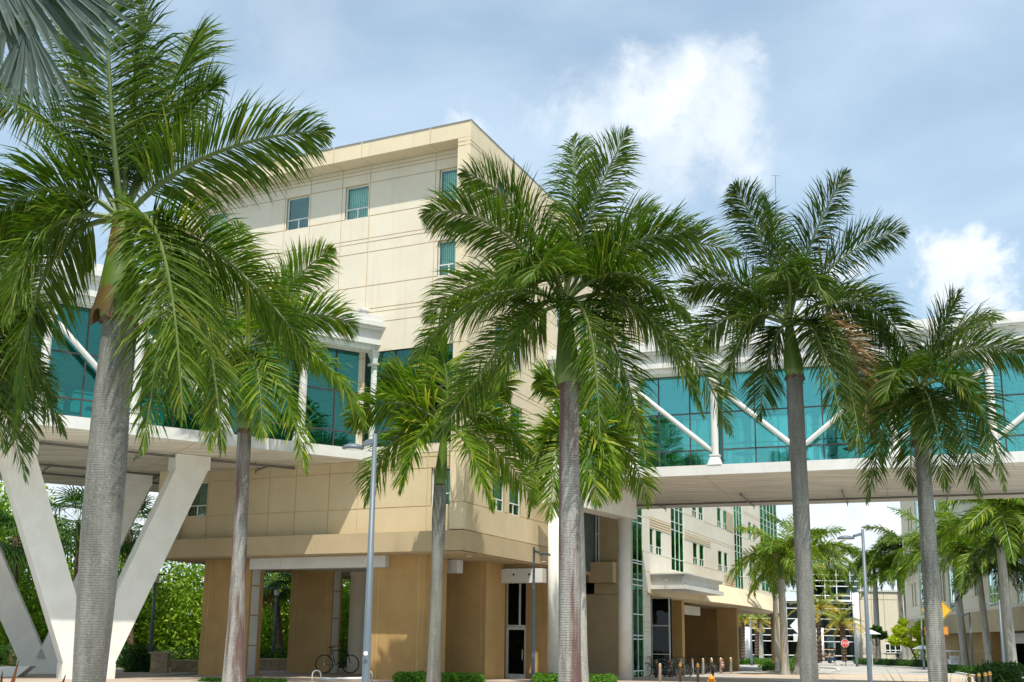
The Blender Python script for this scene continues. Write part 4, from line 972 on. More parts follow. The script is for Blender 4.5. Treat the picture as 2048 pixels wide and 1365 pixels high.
def date_palm(label, base_px, crown_px, r_px, L_px, Y, seed):
    random.seed(seed); b = at(*base_px, Y); k = Y/FPX; c = at(*crown_px, Y)
    T = thing('date_palm', label, 'palm tree', tuple(b), 'date palms before the glass hall')
    mb = MB(); pts = [b+(c-b)*f for f in np.linspace(-.02, 1, 26)]; mb.tube(pts, [r_px*k*(1+.16*((i % 2)*2-1)+(.35 if i > 23 else 0)) for i in range(26)], 10); build('trunk', mb, 'datetrunk', T)
    for i in range(26):
        lvl = [0, 0, 1, 1, 1, 1, 2, 2, 2, 2, 2, 3, 3, 3, 3, 3, 3, 4, 4, 4, 4][i % 21]; place_frond(T, DATE[lvl], c, i*2.399+seed, L_px*k*random.uniform(.85, 1.1))
for (b, c, r, L, Y, lab, s_) in [((1486, 1316), (1486, 1240), 4, 40, 120, 'date palm nearest the arcade pier, leftmost of the row', 1), ((1513, 1312), (1515, 1243), 4, 38, 125, 'second date palm from the left behind the slim lamp', 2),
      ((1640, 1322), (1636, 1215), 4.5, 62, 128, 'large date palm right of the grey trunk, above the moving cart', 3), ((1689, 1322), (1684, 1247), 5, 50, 124, 'date palm directly behind the stop sign', 4)]: date_palm(lab, b, c, r, L, Y, s_)
# ------------------------------------------------------------------ fan palms, woodland, shrubs
def fan(mb, hub, axis, nrm, R, n=28, spread=2.4, wid=.05, seed=0, droop=.25, m=0, fused=.45, wf=.55):
    """pleated fan blade: segments joined near the hub and free, bending, at the tips"""
    rg = np.random.default_rng(seed); axis = unit(np.array(axis, float)); nrm = unit(np.array(nrm, float)); side = unit(np.cross(nrm, axis)); hub = np.array(hub, float)
    for i in range(n):
        a = -spread/2+spread*(i+.5)/n+rg.normal(0, .015); d = axis*math.cos(a)+side*math.sin(a); t = -axis*math.sin(a)+side*math.cos(a)
        L = R*(.85+.15*math.cos(a))*rg.uniform(.90, 1.08); ww = spread/n*wf
        pts = []
        for k, f in enumerate((.04, fused*.6, fused, .75, 1.0)):
            w = min(L*min(f, fused*1.1)*ww, wid*1.25)*(1 if f < .7 else (.66 if f < .9 else .04))
            c = hub+d*L*f+nrm*(.012 if i % 2 else -.012)*R*f-np.array([0, 0, 1])*droop*L*max(0, f-fused)**2*1.6+nrm*rg.normal(0, .01)*L*f
            pts += [c+t*w+nrm*w*.5, c-nrm*w*.25, c-t*w+nrm*w*.5]
        fs = []
        for k in range(4): fs += [(k*3, k*3+1, k*3+4, k*3+3), (k*3+1, k*3+2, k*3+5, k*3+4)]
        mb.add(pts, fs, m)
# silver fan palm reaching in from above, close to the camera
YB = 5.2
bz = thing('silver_fan_palm', 'silver grey fan palm leaves hanging into the top left corner', 'palm tree', tuple(at(-150, 1500, YB+.3)*[1, 1, 0]))
T0 = at(-190, 500, YB+.4); mb = MB(); g0 = np.array([T0[0], T0[1], 0]); mb.tube([g0, g0+[0, 0, 2.0], g0+[0, 0, 4.2]], [.28, .24, .22], 14); build('trunk', mb, 'datetrunk', bz, True)
for i, (hx_, hy_, tx, ty, dn, R_px, n, sp, sd_) in enumerate([(0, -95, 150, 90, .3, 300, 15, 1.55, 1), (52, 45, 66, 250, .1, 205, 11, .95, 2), (-30, -90, 35, 130, -.15, 235, 7, .55, 3), (40, -100, 250, 60, .5, 290, 9, .75, 5)]):
    hub = at(hx_, hy_, YB); tip = at(tx, ty, YB+dn*.4); mb = MB()
    fan(mb, hub, tip-hub, np.array([.15+.1*i, -1, .35]), R_px*YB/FPX, n, sp, .09, sd_, .10, 0, .70, .78)
    mb.tube([hub, hub+np.array([-.25, .15, .12]), g0+np.array([0, 0, 4.1])], [.012, .018, .03], 6, 1); build('fan_leaf', mb, ['silver', 'rachis'], bz)
def sabal(label, base, crown, R, n=22, key='leafdark', seed=0):
    rg = random.Random(seed); T = thing('cabbage_palm', label, 'palm tree', tuple(base), 'cabbage palms at the wood edge')
    mb = MB(); mb.tube([base+(crown-base)*f for f in np.linspace(0, 1, 16)], [.17+.02*(i % 2) for i in range(16)], 10); build('trunk', mb, 'datetrunk', T)
    for i in range(n):
        az = i*2.399; el = rg.uniform(-1.0, 1.25); st = np.array([math.cos(az)*math.cos(el), math.sin(az)*math.cos(el), math.sin(el)]); hub = crown+st*R*.45; mb = MB()
        fan(mb, hub, st+np.array([0, 0, -.35]), np.cross(st, np.array([-math.sin(az), math.cos(az), 0])), R*.62, 18, 3.6, .03, i+seed*50, .9)
        mb.tube([crown, hub], .015, 4, 1); build('fan_leaf', mb, [key if el > -.6 or rg.random() < .5 else 'drydead', 'rachis'], T)
for (lab, bx, by, cx_, cy_, Y, R, sd_) in (('shaggy cabbage palm seen between the V pier legs behind the thick trunk', 150, 1330, 158, 1045, 60, 3.0, 1), ('cabbage palm behind the right leg of the front V pier', 262, 1330, 258, 1060, 62, 2.9, 2),
      ('cabbage palm with curved trunk seen through the undercroft opening', 563, 1310, 548, 1165, 62, 1.7, 3), ('cabbage palm with green top at the left edge behind the far V pier', 25, 1330, 32, 1075, 62, 2.6, 4)):
    sabal(lab, at(bx, by, Y), at(cx_, cy_, Y), R, 26, 'leafdark', sd_)
def leaves(centres, radii, n, size, seed=0, flat=1.0, shell=.55):
    rg = np.random.default_rng(seed); cs = np.array(centres, float); rs = np.array(radii, float); w = rs[:, 0]*rs[:, 2]; w = w/w.sum()
    idx = rg.choice(len(cs), n, p=w); d = unit(rg.normal(0, 1, (n, 3))); rad = rg.uniform(shell, 1.0, n)**.7*(1+rg.normal(0, .06, n))
    p = cs[idx]+d*rs[idx]*rad[:, None]
    a = unit(rg.normal(0, 1, (n, 3))+d*.5); b = unit(np.cross(a, rg.normal(0, 1, (n, 3)))); sz = size*rg.uniform(.6, 1.4, n)[:, None]
    v = np.stack([p-a*sz, p+b*sz*.45, p+a*sz, p-b*sz*.45], 1).reshape(-1, 3)
    mb = MB(); mb.v = [tuple(x) for x in v.tolist()]; mb.f = [(4*i, 4*i+1, 4*i+2, 4*i+3) for i in range(n)]; mb.m = [0]*n
    return mb
# wood at the left, many crowns read as one mass
rg = random.Random(3); cs, rs = [], []
for i in range(230):
    x = rg.uniform(-34, 4); Y = rg.uniform(64, 72); hgt = (8.3 if x < -28 else (5.6 if x < -13 else 4.6))+1.2*math.sin(x*.7)**2+rg.uniform(-1.2, .6)
    r = rg.uniform(.9, 2.0); z = rg.uniform(.2, max(1, hgt)); cs.append((x, Y, z)); rs.append((r*1.2, r, r*.85))
mb = leaves(cs, rs, 135000, .14, 5); build('woodland', mb, 'leaf', kind='stuff')
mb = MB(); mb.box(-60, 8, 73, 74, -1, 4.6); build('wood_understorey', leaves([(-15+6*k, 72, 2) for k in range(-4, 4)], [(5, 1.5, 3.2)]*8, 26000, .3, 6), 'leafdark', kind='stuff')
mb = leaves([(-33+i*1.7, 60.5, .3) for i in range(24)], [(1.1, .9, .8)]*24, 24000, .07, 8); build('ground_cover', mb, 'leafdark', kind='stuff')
def hedge(label, px0, px1, h, d, size=.05, key='hedge', name='hedge', n=None, Yfix=None, cat='hedge', group=None):
    a = ong(*px0) if Yfix is None else at(*px0, Yfix); b = ong(*px1) if Yfix is None else at(*px1, Yfix)
    a[2] = gz(a[0], a[1]); b[2] = gz(b[0], b[1])
    T = thing(name, label, cat, tuple((a+b)/2), group); L = np.linalg.norm(b-a); m = max(3, int(L/(h*.8)))
    cs = [a+(b-a)*(i+.5)/m+np.array([0, d*.5, h*.42+random.uniform(-.06, .06)*h]) for i in range(m)]
    n = n or int(min(16000, 900*L*h/(size*size)*.004+800))
    build('foliage', leaves(cs, [(L/m*.85, d*.6, h*.62)]*m, n, size, int(px0[0])), key, T)
    core = MB(); pr = L/m*.55
    for c in cs: core.lathe((c[0], c[1], c[2]-h*.5), [(.02, 0), (pr, h*.1), (pr*1.0, h*.6), (.02, h*.92)], 8)
    build('branches', core, 'leafdark', T)
hedge('low clipped hedge at the foot of the centred palm', (788, 1372), (962, 1374), .40, 1.6, .045, Yfix=39, n=9000)
hedge('low clipped hedge at the foot of the reddish trunk', (1072, 1372), (1232, 1374), .40, 1.6, .045, Yfix=39.5, n=8000)
hedge('strip of clipped ground cover round the left pale palm', (395, 1372), (560, 1372), .12, 1.2, .04, Yfix=38.5, n=4000)
hedge('low shrubs in the near island bed', (1535, 1343), (1640, 1345), .7, 3.5, .09)
hedge('low shrubs at the arcade end behind the brown column', (1484, 1330), (1600, 1330), .7, 2, .09)
hedge('low shrubs left of the stop sign', (1500, 1326), (1530, 1326), .6, 2, .09)
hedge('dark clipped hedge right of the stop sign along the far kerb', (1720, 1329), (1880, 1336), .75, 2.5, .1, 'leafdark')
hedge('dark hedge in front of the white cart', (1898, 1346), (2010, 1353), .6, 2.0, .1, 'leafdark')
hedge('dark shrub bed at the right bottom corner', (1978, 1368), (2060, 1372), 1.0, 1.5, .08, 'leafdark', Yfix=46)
hedge('dark clump of shrubs right of the front V pier', (242, 1345), (300, 1345), 1.3, 1.2, .08, 'leafdark')
def bush(label, px, r, key='leaf', size=.12, n=2500, Y=None, name='shrub', zs=.8):
    b = ong(*px) if Y is None else at(*px, Y); T = thing(name, label, 'shrub', tuple(b), 'shrubs across the street')
    build('foliage', leaves([b+np.array([0, 0, r*zs*.8]), b+np.array([r*.5, 0, r*.5]), b+np.array([-r*.5, 0, r*.5])], [(r, r, r*zs), (r*.6, r*.6, r*.5), (r*.6, r*.6, r*.5)], n, size, int(px[0])), key, T)
for (px, r, k, lab) in (((1774, 1324), 1.0, 'leaf', 'round green shrub left of the walking person'), ((1792, 1324), 1.2, 'yelleaf', 'yellow green shrub beside the walking person'), ((1835, 1326), 2.4, 'leaf', 'wide feathery green shrub under the yellow tree'), ((1765, 1323), 1.0, 'leafdark', 'dark shrub at the foot of the cream hall'),
     ((1745, 1324), 1.9, 'yelleaf', 'tall bright leafy plant right of the tall lamp post'), ((1608, 1330), 1.2, 'hedge', 'green shrub behind the grey trunk')): bush(lab, px, r, k)
def broadleaf(label, base_px, crown, key, Y=None, size=.16, n=7000):
    b = ong(*base_px) if Y is None else at(*base_px, Y); Y = b[1]; k = Y/FPX
    T = thing('broadleaf_tree', label, 'tree', tuple(b)); cs, rs = [], []
    mb = MB(); c0 = at(crown[0][0], crown[0][1], Y)
    mb.tube([b, b+(c0-b)*.5+np.array([.1, 0, 0]), c0], [.12, .09, .05], 8); 
    for (x, y, r) in crown: c = at(x, y, Y); cs.append(c); rs.append((r*k, r*k, r*k*.8)); mb.tube([b+(c0-b)*.5, (c+b)/2+np.array([0, 0, .6]), c], [.06, .04, .02], 6)
    build('trunk', mb, 'datetrunk', T); build('crown', leaves(cs, rs, n, size, 9, shell=.2), key, T)
broadleaf('yellow green leafy tree behind the person walking', (1837, 1327), [(1800, 1262, 16), (1790, 1281, 14), (1812, 1283, 13), (1835, 1265, 17), (1850, 1282, 16), (1845, 1250, 14), (1806, 1245, 10), (1832, 1292, 12)], 'yelleaf', Y=128)
broadleaf('dark tropical tree with large leaves beside the cream hall', (1752, 1324), [(1752, 1262, 12), (1765, 1270, 10), (1742, 1272, 9)], 'leafdark', Y=130, size=.35, n=500)

# plants at the bottom edge close to the camera
def blade(mb, p, tip, w, bend=.2, m=0):
    p = np.array(p); tip = np.array(tip); s = unit(np.cross(tip-p, np.array([0, 1, 0])))
    v = []
    for f in (0, .3, .6, .85, 1): c = p+(tip-p)*f+np.array([0, 0, bend*f*(1-f)]); ww = w*(1-f**2)*(.7+.6*f if f < .5 else 1); v += [c-s*ww, c+np.array([0, .25*w, -.2*w]), c+s*ww]
    fs = []
    for k in range(4): fs += [(k*3, k*3+1, k*3+4, k*3+3), (k*3+1, k*3+2, k*3+5, k*3+4)]
    mb.add(v, fs, m)
def near_plant(name, label, px, Y, tips, w, key, cat='plant'):
    b = at(px, 1365, Y); b[2] = 0; T = thing(name, label, cat, tuple(b))
    for (x, y) in tips:
        q = at(x, y, Y+random.uniform(-.1, .1)); mb = MB(); blade(mb, at(px+(x-px)*.15, 1480, Y), q, w, .03); build('leaf', mb, key, T)
near_plant('bromeliad', 'red edged bromeliad leaf tips at the lower left corner', -12, 5.5, [(38, 1319), (-30, 1300), (5, 1340), (-50, 1340), (30, 1380)], .022, 'brom')
near_plant('bromeliad', 'red edged bromeliad leaf tips poking up beside the thick trunk', 85, 5.5, [(131, 1349), (60, 1376), (100, 1372), (40, 1380)], .024, 'brom')
near_plant('ornamental_grass', 'thin ornamental grass blades in front of the blotched trunk and sign', 1880, 6.0, [(1767, 1330), (1762, 1345), (1790, 1335), (1800, 1350), (1830, 1352), (1905, 1335), (1920, 1352), (1942, 1330), (1950, 1320), (1930, 1345), (1960, 1340), (1975, 1350), (1655, 1350), (1780, 1352), (1850, 1357)], .004, 'leafdark')
near_plant('spear_leaf_plant', 'single dark leaf blade entering at the right edge', 2090, 7.0, [(1998, 1347), (2060, 1330)], .022, 'leafdark')
# ------------------------------------------------------------------ street furniture
def lamp(label, top_px, Y, base_y=None, head_dx=-1, head_px=60, r=.1, group='grey street lamps', scale=1.0):
    t = at(*top_px, Y); g = gz(t[0], t[1]); T = thing('street_lamp', label, 'street lamp', (t[0], t[1], g), group)
    mb = MB(); mb.lathe((t[0], t[1], g), [(r*1.25, 0), (r*1.22, .5), (r*.68, t[2]-g)], 14); mb.lathe((t[0], t[1], g), [(r*2, 0), (r*2, .06)], 12); build('pole', mb, 'steel', T, True)
    w = head_px*Y/FPX; d = head_dx
    mb = MB(); z = t[2]-.10; a = r*.5
    mb.hexa([(t[0]+d*a, t[1]-.05, z-.10), (t[0]+d*w*.35, t[1]-.09, z-.16), (t[0]+d*w*.35, t[1]+.09, z-.16), (t[0]+d*a, t[1]+.05, z-.10), (t[0]+d*a, t[1]-.05, z-.0), (t[0]+d*w*.35, t[1]-.09, z-.08), (t[0]+d*w*.35, t[1]+.09, z-.08), (t[0]+d*a, t[1]+.05, z-.0)]); build('arm', mb, 'steel', T)
    hc = (t[0]+d*w*.66, t[1], z-.20); mb = MB(); n = 20
    rings = [(.0, .095), (.5, .085), (.85, .05), (1.0, .01), (.96, -.02)]
    vs = []
    for (f, zz) in rings:
        for k in range(n): an = 2*math.pi*k/n; vs.append((hc[0]+math.cos(an)*w*.34*f, hc[1]+math.sin(an)*w*.26*f, hc[2]+zz))
    fs = [(i*n+k, i*n+(k+1) % n, (i+1)*n+(k+1) % n, (i+1)*n+k) for i in range(len(rings)-1) for k in range(n)]+[tuple(4*n+k for k in range(n))]
    mb.add(vs, fs); h = build('lamp_head', mb, 'steel', T, True)
    mb = MB(); vs = [(hc[0]+math.cos(2*math.pi*k/n)*w*.25, hc[1]+math.sin(2*math.pi*k/n)*w*.19, hc[2]-.028) for k in range(n)]; mb.add(vs, [tuple(range(n))]); build('lens', mb, 'lens', h)
    return T
L1 = lamp('tall grey street lamp with oval head in front of the undercroft', (750, 869), 22, None, -1, 66, .070)
q = at(733.5, 1307, 22); mb = MB(); mb.add([(q[0]+math.cos(a*.5236)*.045, q[1]-.155, q[2]+math.sin(a*.5236)*.045) for a in range(12)], [tuple(range(12))]); build('pole_sticker', mb, 'alu', L1)
lamp('slim pale street lamp with head turned right, left of the reddish trunk', (1068, 1095), 42, None, 1, 34, .062)
lamp('grey street lamp with head turned left, right of the middle trunk', (1725, 1059), 34, None, -1, 52, .064)
lamp('street lamp standing between the arcade palms right of the cart', (1938.5, 1224), 90, None, -1, 21, .085)
lamp('street lamp right of the walking person', (1842, 1236), 100, None, -1, 17, .085)
lamp('street lamp in front of the tall right palm', (1998, 1200), 75, None, -1, 27, .085)
lamp('slim street lamp seen through the arcade opening', (1501, 1241), 115, None, 1, 14, .10)
lamp('street lamp beside the stop sign', (1710, 1247), 118, None, -1, 15, .11)
lamp('pale street lamp hugging the grey trunk above the moving cart', (1628, 1219), 100, None, 1, 19, .1)
lamp('lamp with a disc head peeking out behind the thick trunk', (205, 1015), 47, None, 1, 46, .09)
# lamps of the garden walk
def walk_lamp(label, top_px, Y, base_y):
    t = at(*top_px, Y); b = at(top_px[0], base_y, Y); T = thing('path_lamp', label, 'path lamp', (t[0], t[1], b[2]), 'garden path lamps')
    mb = MB(); mb.lathe((t[0], t[1], b[2]), [(.09, 0), (.06, t[2]-b[2])], 10); build('pole', mb, 'steel', T, True)
    mb = MB(); mb.lathe((t[0], t[1], t[2]-.05), [(.13, -.3), (.15, 0)], 10); build('lantern', mb, 'lens', T); mb = MB(); mb.lathe((t[0], t[1], t[2]), [(.5, 0), (.5, .04)], 14); build('cap', mb, 'steel', T)
walk_lamp('garden lamp with a flat cap seen through the undercroft', (554, 1178), 58, 1306)
walk_lamp('dark garden lamp pole on the stone pedestal right of the V pier', (312, 1150), 51, 1303)
# pedestal and planter wall of stone blocks
def stonewall(label, x0, x1, y0, y1, Y, cols, rows, name='planter_wall'):
    a = at(x0, y1, Y); b = at(x1, y1, Y); top = at(x0, y0, Y)[2]; zb = gz(a[0], Y)-.1; T = thing(name, label, 'wall', tuple(a)); w = (b[0]-a[0])/cols; h = (top-.08-zb)/rows
    mb = MB(); mb.box(a[0]+.02, b[0]-.02, Y+.03, Y+.45, zb, top-.08); build('mortar', mb, 'joint', T)
    for r in range(rows):
        for c in range(cols):
            o = (w*.5 if r % 2 else 0); xa = a[0]+c*w+o; xb = min(xa+w, b[0])
            if xb-xa < .05: continue
            mb = MB(); mb.box(xa+.01, xb-.01, Y+random.uniform(-.02, .012), Y+.4, zb+r*h+.01, zb+(r+1)*h-.01); build('stone_block', mb, 'stone', T)
    mb = MB(); mb.box(a[0]-.08, b[0]+.08, Y-.08, Y+.55, top-.08, top); build('coping', mb, 'ledge', T)
stonewall('stone pedestal carrying a lamp pole right of the front V pier', 299, 334, 1304, 1342, 50.5, 2, 3, 'stone_pedestal')
stonewall('low stone planter wall between pedestal and first pillar', 340, 412, 1320, 1341, 53, 4, 2)
stonewall('low stone planter wall seen through the undercroft opening', 500, 585, 1317, 1340, 54, 5, 2)
# slanted concrete bench end at lower left
Yb = 41; mb = MB(); A = [at(-40, 1357, Yb), at(28, 1358, Yb), at(60, 1333, Yb), at(-40, 1335, Yb)]
mb.add([*A, *[p+np.array([0, .6, 0]) for p in A]], [(0, 1, 2, 3), (7, 6, 5, 4), (0, 4, 5, 1), (1, 5, 6, 2), (2, 6, 7, 3), (3, 7, 4, 0)]); tag(build('concrete_bench', mb, 'trestle', loc=tuple(A[0])), 'slanted white concrete bench at the left edge before the far V pier', 'bench')
# bollards
def bollard_mesh(T, x, y, z0, z1, r=.075, m='inox'):
    h = z1-z0; mb = MB(); mb.lathe((x, y, z0), [(r, 0), (r, h*.93), (r*.75, h*.985), (r*.2, h)], 16); build('post', mb, m, T, True)
    for f in (.80, .88): mb = MB(); mb.lathe((x, y, z0+h*f), [(r*1.05, 0), (r*1.05, h*.035)], 16); build('reflector_band', mb, 'bandyel', T)
bl_list = [(1312.4, 1318.5, 1356, 'shaded bollard nearest the corner pier of the street wing', 'bronze2'), (1320, 1327, 0, 'shiny bollard leftmost of the front row', 'inox'), (1339, 1317.7, 1354.7, 'bollard wearing a red and white notice, left one', 'bronze2'),  # first bollard: its shade is put into the dark steel colour
 (1361.5, 1317, 1354, 'bollard before the tan pier, farther one', 'inox'), (1360.4, 1324.6, 0, 'dark bollard before the tan pier, nearer one', 'bronze2'), (1384.7, 1317, 1351, 'bright bollard left of the dark front one', 'inox'), (1395.7, 1326, 0, 'dark bollard in front between two bright ones', 'bronze2'),
 (1406, 1316.5, 1350, 'bright bollard in the middle of the rear row', 'inox'), (1423.5, 1316, 1349, 'bright bollard right behind the dark one by the hydrant', 'inox'), (1425.5, 1324.6, 1362, 'dark bollard beside the orange hydrant', 'bronze2'), (1442, 1315.6, 1347, 'bollard with a red notice strapped on its right', 'inox'), (1462, 1315, 1345.8, 'bright bollard, rightmost of the rear row', 'inox')]
M['bronze2'] = mat('dark_and_shaded_steel', (.12, .10, .08), .4, metal=.6)
for (x, yt, yb, lab, m) in bl_list:
    if yb: p = ong(x, yb)
    else: p = at(x, 1350, 48); p[2] = gz(p[0], p[1])
    zt = at(x, yt, p[1])[2]; T = thing('bollard', lab, 'bollard', tuple(p), 'steel bollards with amber bands'); bollard_mesh(T, p[0], p[1], p[2], zt, .072*p[1]/55, m)
    if 'red' in lab and 'wearing' in lab or 'strapped' in lab:
        dx = .09 if 'strapped' in lab else .06; s_ = p[1]/FPX; mb = MB(); a = at(x+1.0, yt+3, p[1]-.12); b = at(x+6.0, yt+20, p[1]-.12)
        mb.box(a[0], b[0], a[1]-.01, a[1], b[2], a[2]); nb = build('notice', mb, 'signwhite', T)
        h = a[2]-b[2]; mb = MB()
        for (f0, f1) in ((.02, .28), (.40, .55), (.68, .95)): mb.box(a[0]+.01, b[0]-.01, a[1]-.014, a[1]-.011, b[2]+h*f0, b[2]+h*f1)
        build('print', mb, 'red', nb)
for (x, yt, lab) in ((1939, 1347, 'banded bollard, leftmost of the right hand cluster'), (1958, 1346, 'banded bollard, second from left in the right hand cluster'), (1971, 1344.6, 'banded bollard, third from left in the right hand cluster'), (1980, 1342.4, 'banded bollard, rightmost and tallest of the right hand cluster')):
    p = at(x, 1360, 44); p[2] = gz(p[0], p[1]); T = thing('bollard', lab, 'bollard', tuple(p), 'steel bollards with amber bands'); bollard_mesh(T, p[0], p[1], p[2]-.1, at(x, yt, 44)[2], .07, 'bronze2')
# hydrant
p = at(1423, 1360, 46); g = at(1423, 1374, 46)[2]; T = thing('fire_hydrant', 'orange yellow fire hydrant at the foot of the dark bollard', 'hydrant', (p[0], p[1], g))
mb = MB(); mb.lathe((p[0], p[1], g), [(.14, 0), (.14, .04), (.10, .06), (.10, .28), (.15, .30), (.15, .34), (.12, .40), (.06, .45), (.03, .47), (.03, .52)], 14); build('barrel', mb, 'orange', T, True)
for d in (-1, 1): mb = MB(); mb.tube([(p[0], p[1], g+.24), (p[0]+d*.16, p[1], g+.24)], .05, 8); build('outlet', mb, 'yellow', T)
# bicycle rack hoops at the lamp
p = at(633, 1355, 40); T = thing('bike_rack', 'low white tube rack with a hoop at its end, left of the tall lamp', 'bike rack', tuple(p))
c0_ = at(624, 1362, 40); c1_ = at(641, 1362, 40); mb = MB(); r = (c1_[0]-c0_[0])/2; zc = at(633, 1350, 40)[2]
mb.tube([(c0_[0], 40, c0_[2]-.25)]+[(p[0]-math.cos(a)*r, 40, zc+math.sin(a)*r) for a in np.linspace(0, math.pi, 10)]+[(c1_[0], 40, c1_[2]-.25)], .022, 8); build('hoop', mb, 'alu', T, True)
c2 = at(742, 1362, 40); r2 = at(737, 1362, 40)
mb = MB(); mb.tube([at(640, 1359, 40), at(738, 1357, 40)], .05, 8); build('rail', mb, 'alu', T, True)
mb = MB(); q = at(738, 1350, 40); mb.tube([(q[0]-.12, 40, q[2]-.25)]+[(q[0]-math.cos(a)*.12, 40, q[2]+math.sin(a)*.12) for a in np.linspace(0, math.pi, 8)]+[(q[0]+.12, 40, q[2]-.25)], .022, 8); build('hoop', mb, 'alu', T, True)
# bicycles
def bicycle(label, loc, rot, frame='blackpaint', lean=0.0):
    T = thing('bicycle', label, 'bicycle', (0, 0, 0), 'parked bicycles')
    R = .34
    for cx_ in (-.53, .53):
        mb = MB(); mb.tube([(cx_+math.cos(a)*R, 0, R+math.sin(a)*R) for a in np.linspace(0, 2*math.pi, 25)], .024, 6, caps=False); w = build('wheel', mb, 'black', T, True)
        mb = MB()
        for k in range(12): a = k*math.pi/6; mb.tube([(cx_, 0, R), (cx_+math.cos(a)*R, 0, R+math.sin(a)*R)], .0025, 3)
        mb.tube([(cx_, -.04, R), (cx_, .04, R)], .025, 8); build('spokes', mb, 'alu', w)
    bb = (-.08, 0, .29); st = (-.25, 0, .86); hd = (.38, 0, .84); hd2 = (.43, 0, .68); rw = (-.53, 0, R); fw = (.53, 0, R)
    mb = MB()
    for a, b, r in ((bb, st, .018), (st, hd, .017), (hd2, bb, .02), (hd, hd2, .022), (bb, rw, .012), ((-.23, 0, .78), rw, .01)): mb.tube([a, b], r, 8)
    build('frame', mb, frame, T, True)
    mb = MB(); mb.tube([hd, hd2], .016, 6); mb.tube([hd2, (.45, .05, .6), (.53, .05, R)], .012, 6); mb.tube([hd2, (.45, -.05, .6), (.53, -.05, R)], .012, 6); build('fork', mb, frame, T, True)
    mb = MB(); mb.tube([hd, (.36, 0, .96)], .014, 6); mb.tube([(.30, -.30, .99), (.37, -.1, .97), (.37, .1, .97), (.30, .30, .99)], .013, 6); build('handlebar', mb, 'black', T, True)
    mb = MB(); mb.tube([st, (-.27, 0, .95)], .012, 6); mb.hexa([(-.40, -.07, .95), (-.13, -.02, .96), (-.13, .02, .96), (-.40, .07, .95), (-.40, -.07, .99), (-.13, -.02, .98), (-.13, .02, .98), (-.40, .07, .99)]); build('saddle', mb, 'black', T)
    mb = MB(); mb.lathe((0, 0, 0), [(.001, 0)], 3) if False else mb.tube([(-.08+math.cos(a)*.085, .03, .29+math.sin(a)*.085) for a in np.linspace(0, 6.28, 14)], .008, 4, caps=False); mb.tube([(-.08, .04, .29), (.04, .08, .18)], .01, 5); mb.tube([(-.08, -.04, .29), (-.20, -.08, .40)], .01, 5); build('crank', mb, 'alu', T)
    T.location = tuple(map(float, loc)); T.rotation_euler = (lean, 0, rot); T.scale = (1.12,)*3; return T
q = at(674, 1345, 47.5); q[2] = at(674, 1346.5, 47.5)[2]
bicycle('black bicycle parked against the second pillar of the undercroft', q, R_(28))
def wp(x, y, Y): p = at(x, y, Y); p[2] = gz(p[0], p[1]); return p
for (x, Y, rot, fr_, lab) in ((1309, 61.5, 35, 'blackpaint', 'dark bicycle leftmost at the shopfront under the canopy'), (1324, 62.5, 20, 'tealpaint', 'teal bicycle second from left at the shopfront'), (1341, 62, 30, 'blackpaint', 'dark bicycle behind the bollard with the red notice'),
      (1356, 61, 25, 'tealpaint', 'teal bicycle by the tan pier, in front of it'), (1392, 72, 25, 'blackpaint', 'bicycle in the dark undercroft left of the bright bollards'), (1412, 74, 25, 'blackpaint', 'bicycle in the dark undercroft, middle one'), (1432, 77, 30, 'blackpaint', 'bicycle in the dark undercroft, farthest right')):
    bicycle(lab, wp(x, 1345, Y), R_(rot), fr_)
# signs
def textobj(body, size, loc, m, parent, ext=.002, rotz=0.0, name='lettering'):
    cu = bpy.data.curves.new(name, 'FONT'); cu.body = body; cu.size = size; cu.extrude = ext; cu.align_x = 'CENTER'; cu.align_y = 'CENTER'
    o = bpy.data.objects.new('tmp', cu); COL.objects.link(o); dg_ = bpy.context.evaluated_depsgraph_get(); me = bpy.data.meshes.new_from_object(o.evaluated_get(dg_)); bpy.data.objects.remove(o)
    me.materials.clear(); me.materials.append(M[m]); b = bpy.data.objects.new(name, me); COL.objects.link(b); b.parent = parent
    b.location = tuple(np.array(loc)-absloc(parent)); b.rotation_euler = (math.pi/2, 0, rotz); return b
Ys = 118; c = at(1690, 1287, Ys); r = 8.2*Ys/FPX; g = gz(c[0], c[1]); T = thing('stop_sign', 'red octagonal STOP sign on a dark post before a date palm', 'sign', (c[0], c[1], g))
def oct_(r, y, dy): 
    mb = MB(); pts = [(c[0]+r*math.cos(R_(22.5+45*k)), c[2]+r*math.sin(R_(22.5+45*k))) for k in range(8)]
    mb.add([(x, y, z) for x, z in pts]+[(x, y+dy, z) for x, z in pts], [tuple(range(8)), tuple(range(8, 16))[::-1]]+[(k, k+8, (k+1) % 8+8, (k+1) % 8) for k in range(8)]); return mb
build('rim', oct_(r, Ys-.02, .02), 'signwhite', T); build('plate', oct_(r*.93, Ys-.028, .006), 'red', T); textobj('STOP', r*.85, (c[0], Ys-.034, c[2]), 'signwhite', T)
mb = MB(); mb.box(c[0]-.04, c[0]+.04, Ys+.001, Ys+.06, g, c[2]-r*.9); build('post', mb, 'blackpaint', T); mb = MB(); mb.box(c[0]-.25, c[0]+.25, Ys-.01, Ys, c[2]+r*1.08, c[2]+r*1.3); build('plaque', mb, 'steel', T)
Yd = 38.0; c = at(1873, 1221, Yd); s = 30.5*Yd/FPX; g = gz(c[0], c[1]); T = thing('pedestrian_sign', 'yellow diamond pedestrian crossing sign with an orange arrow plate below, behind a trunk', 'sign', (c[0], c[1], g))
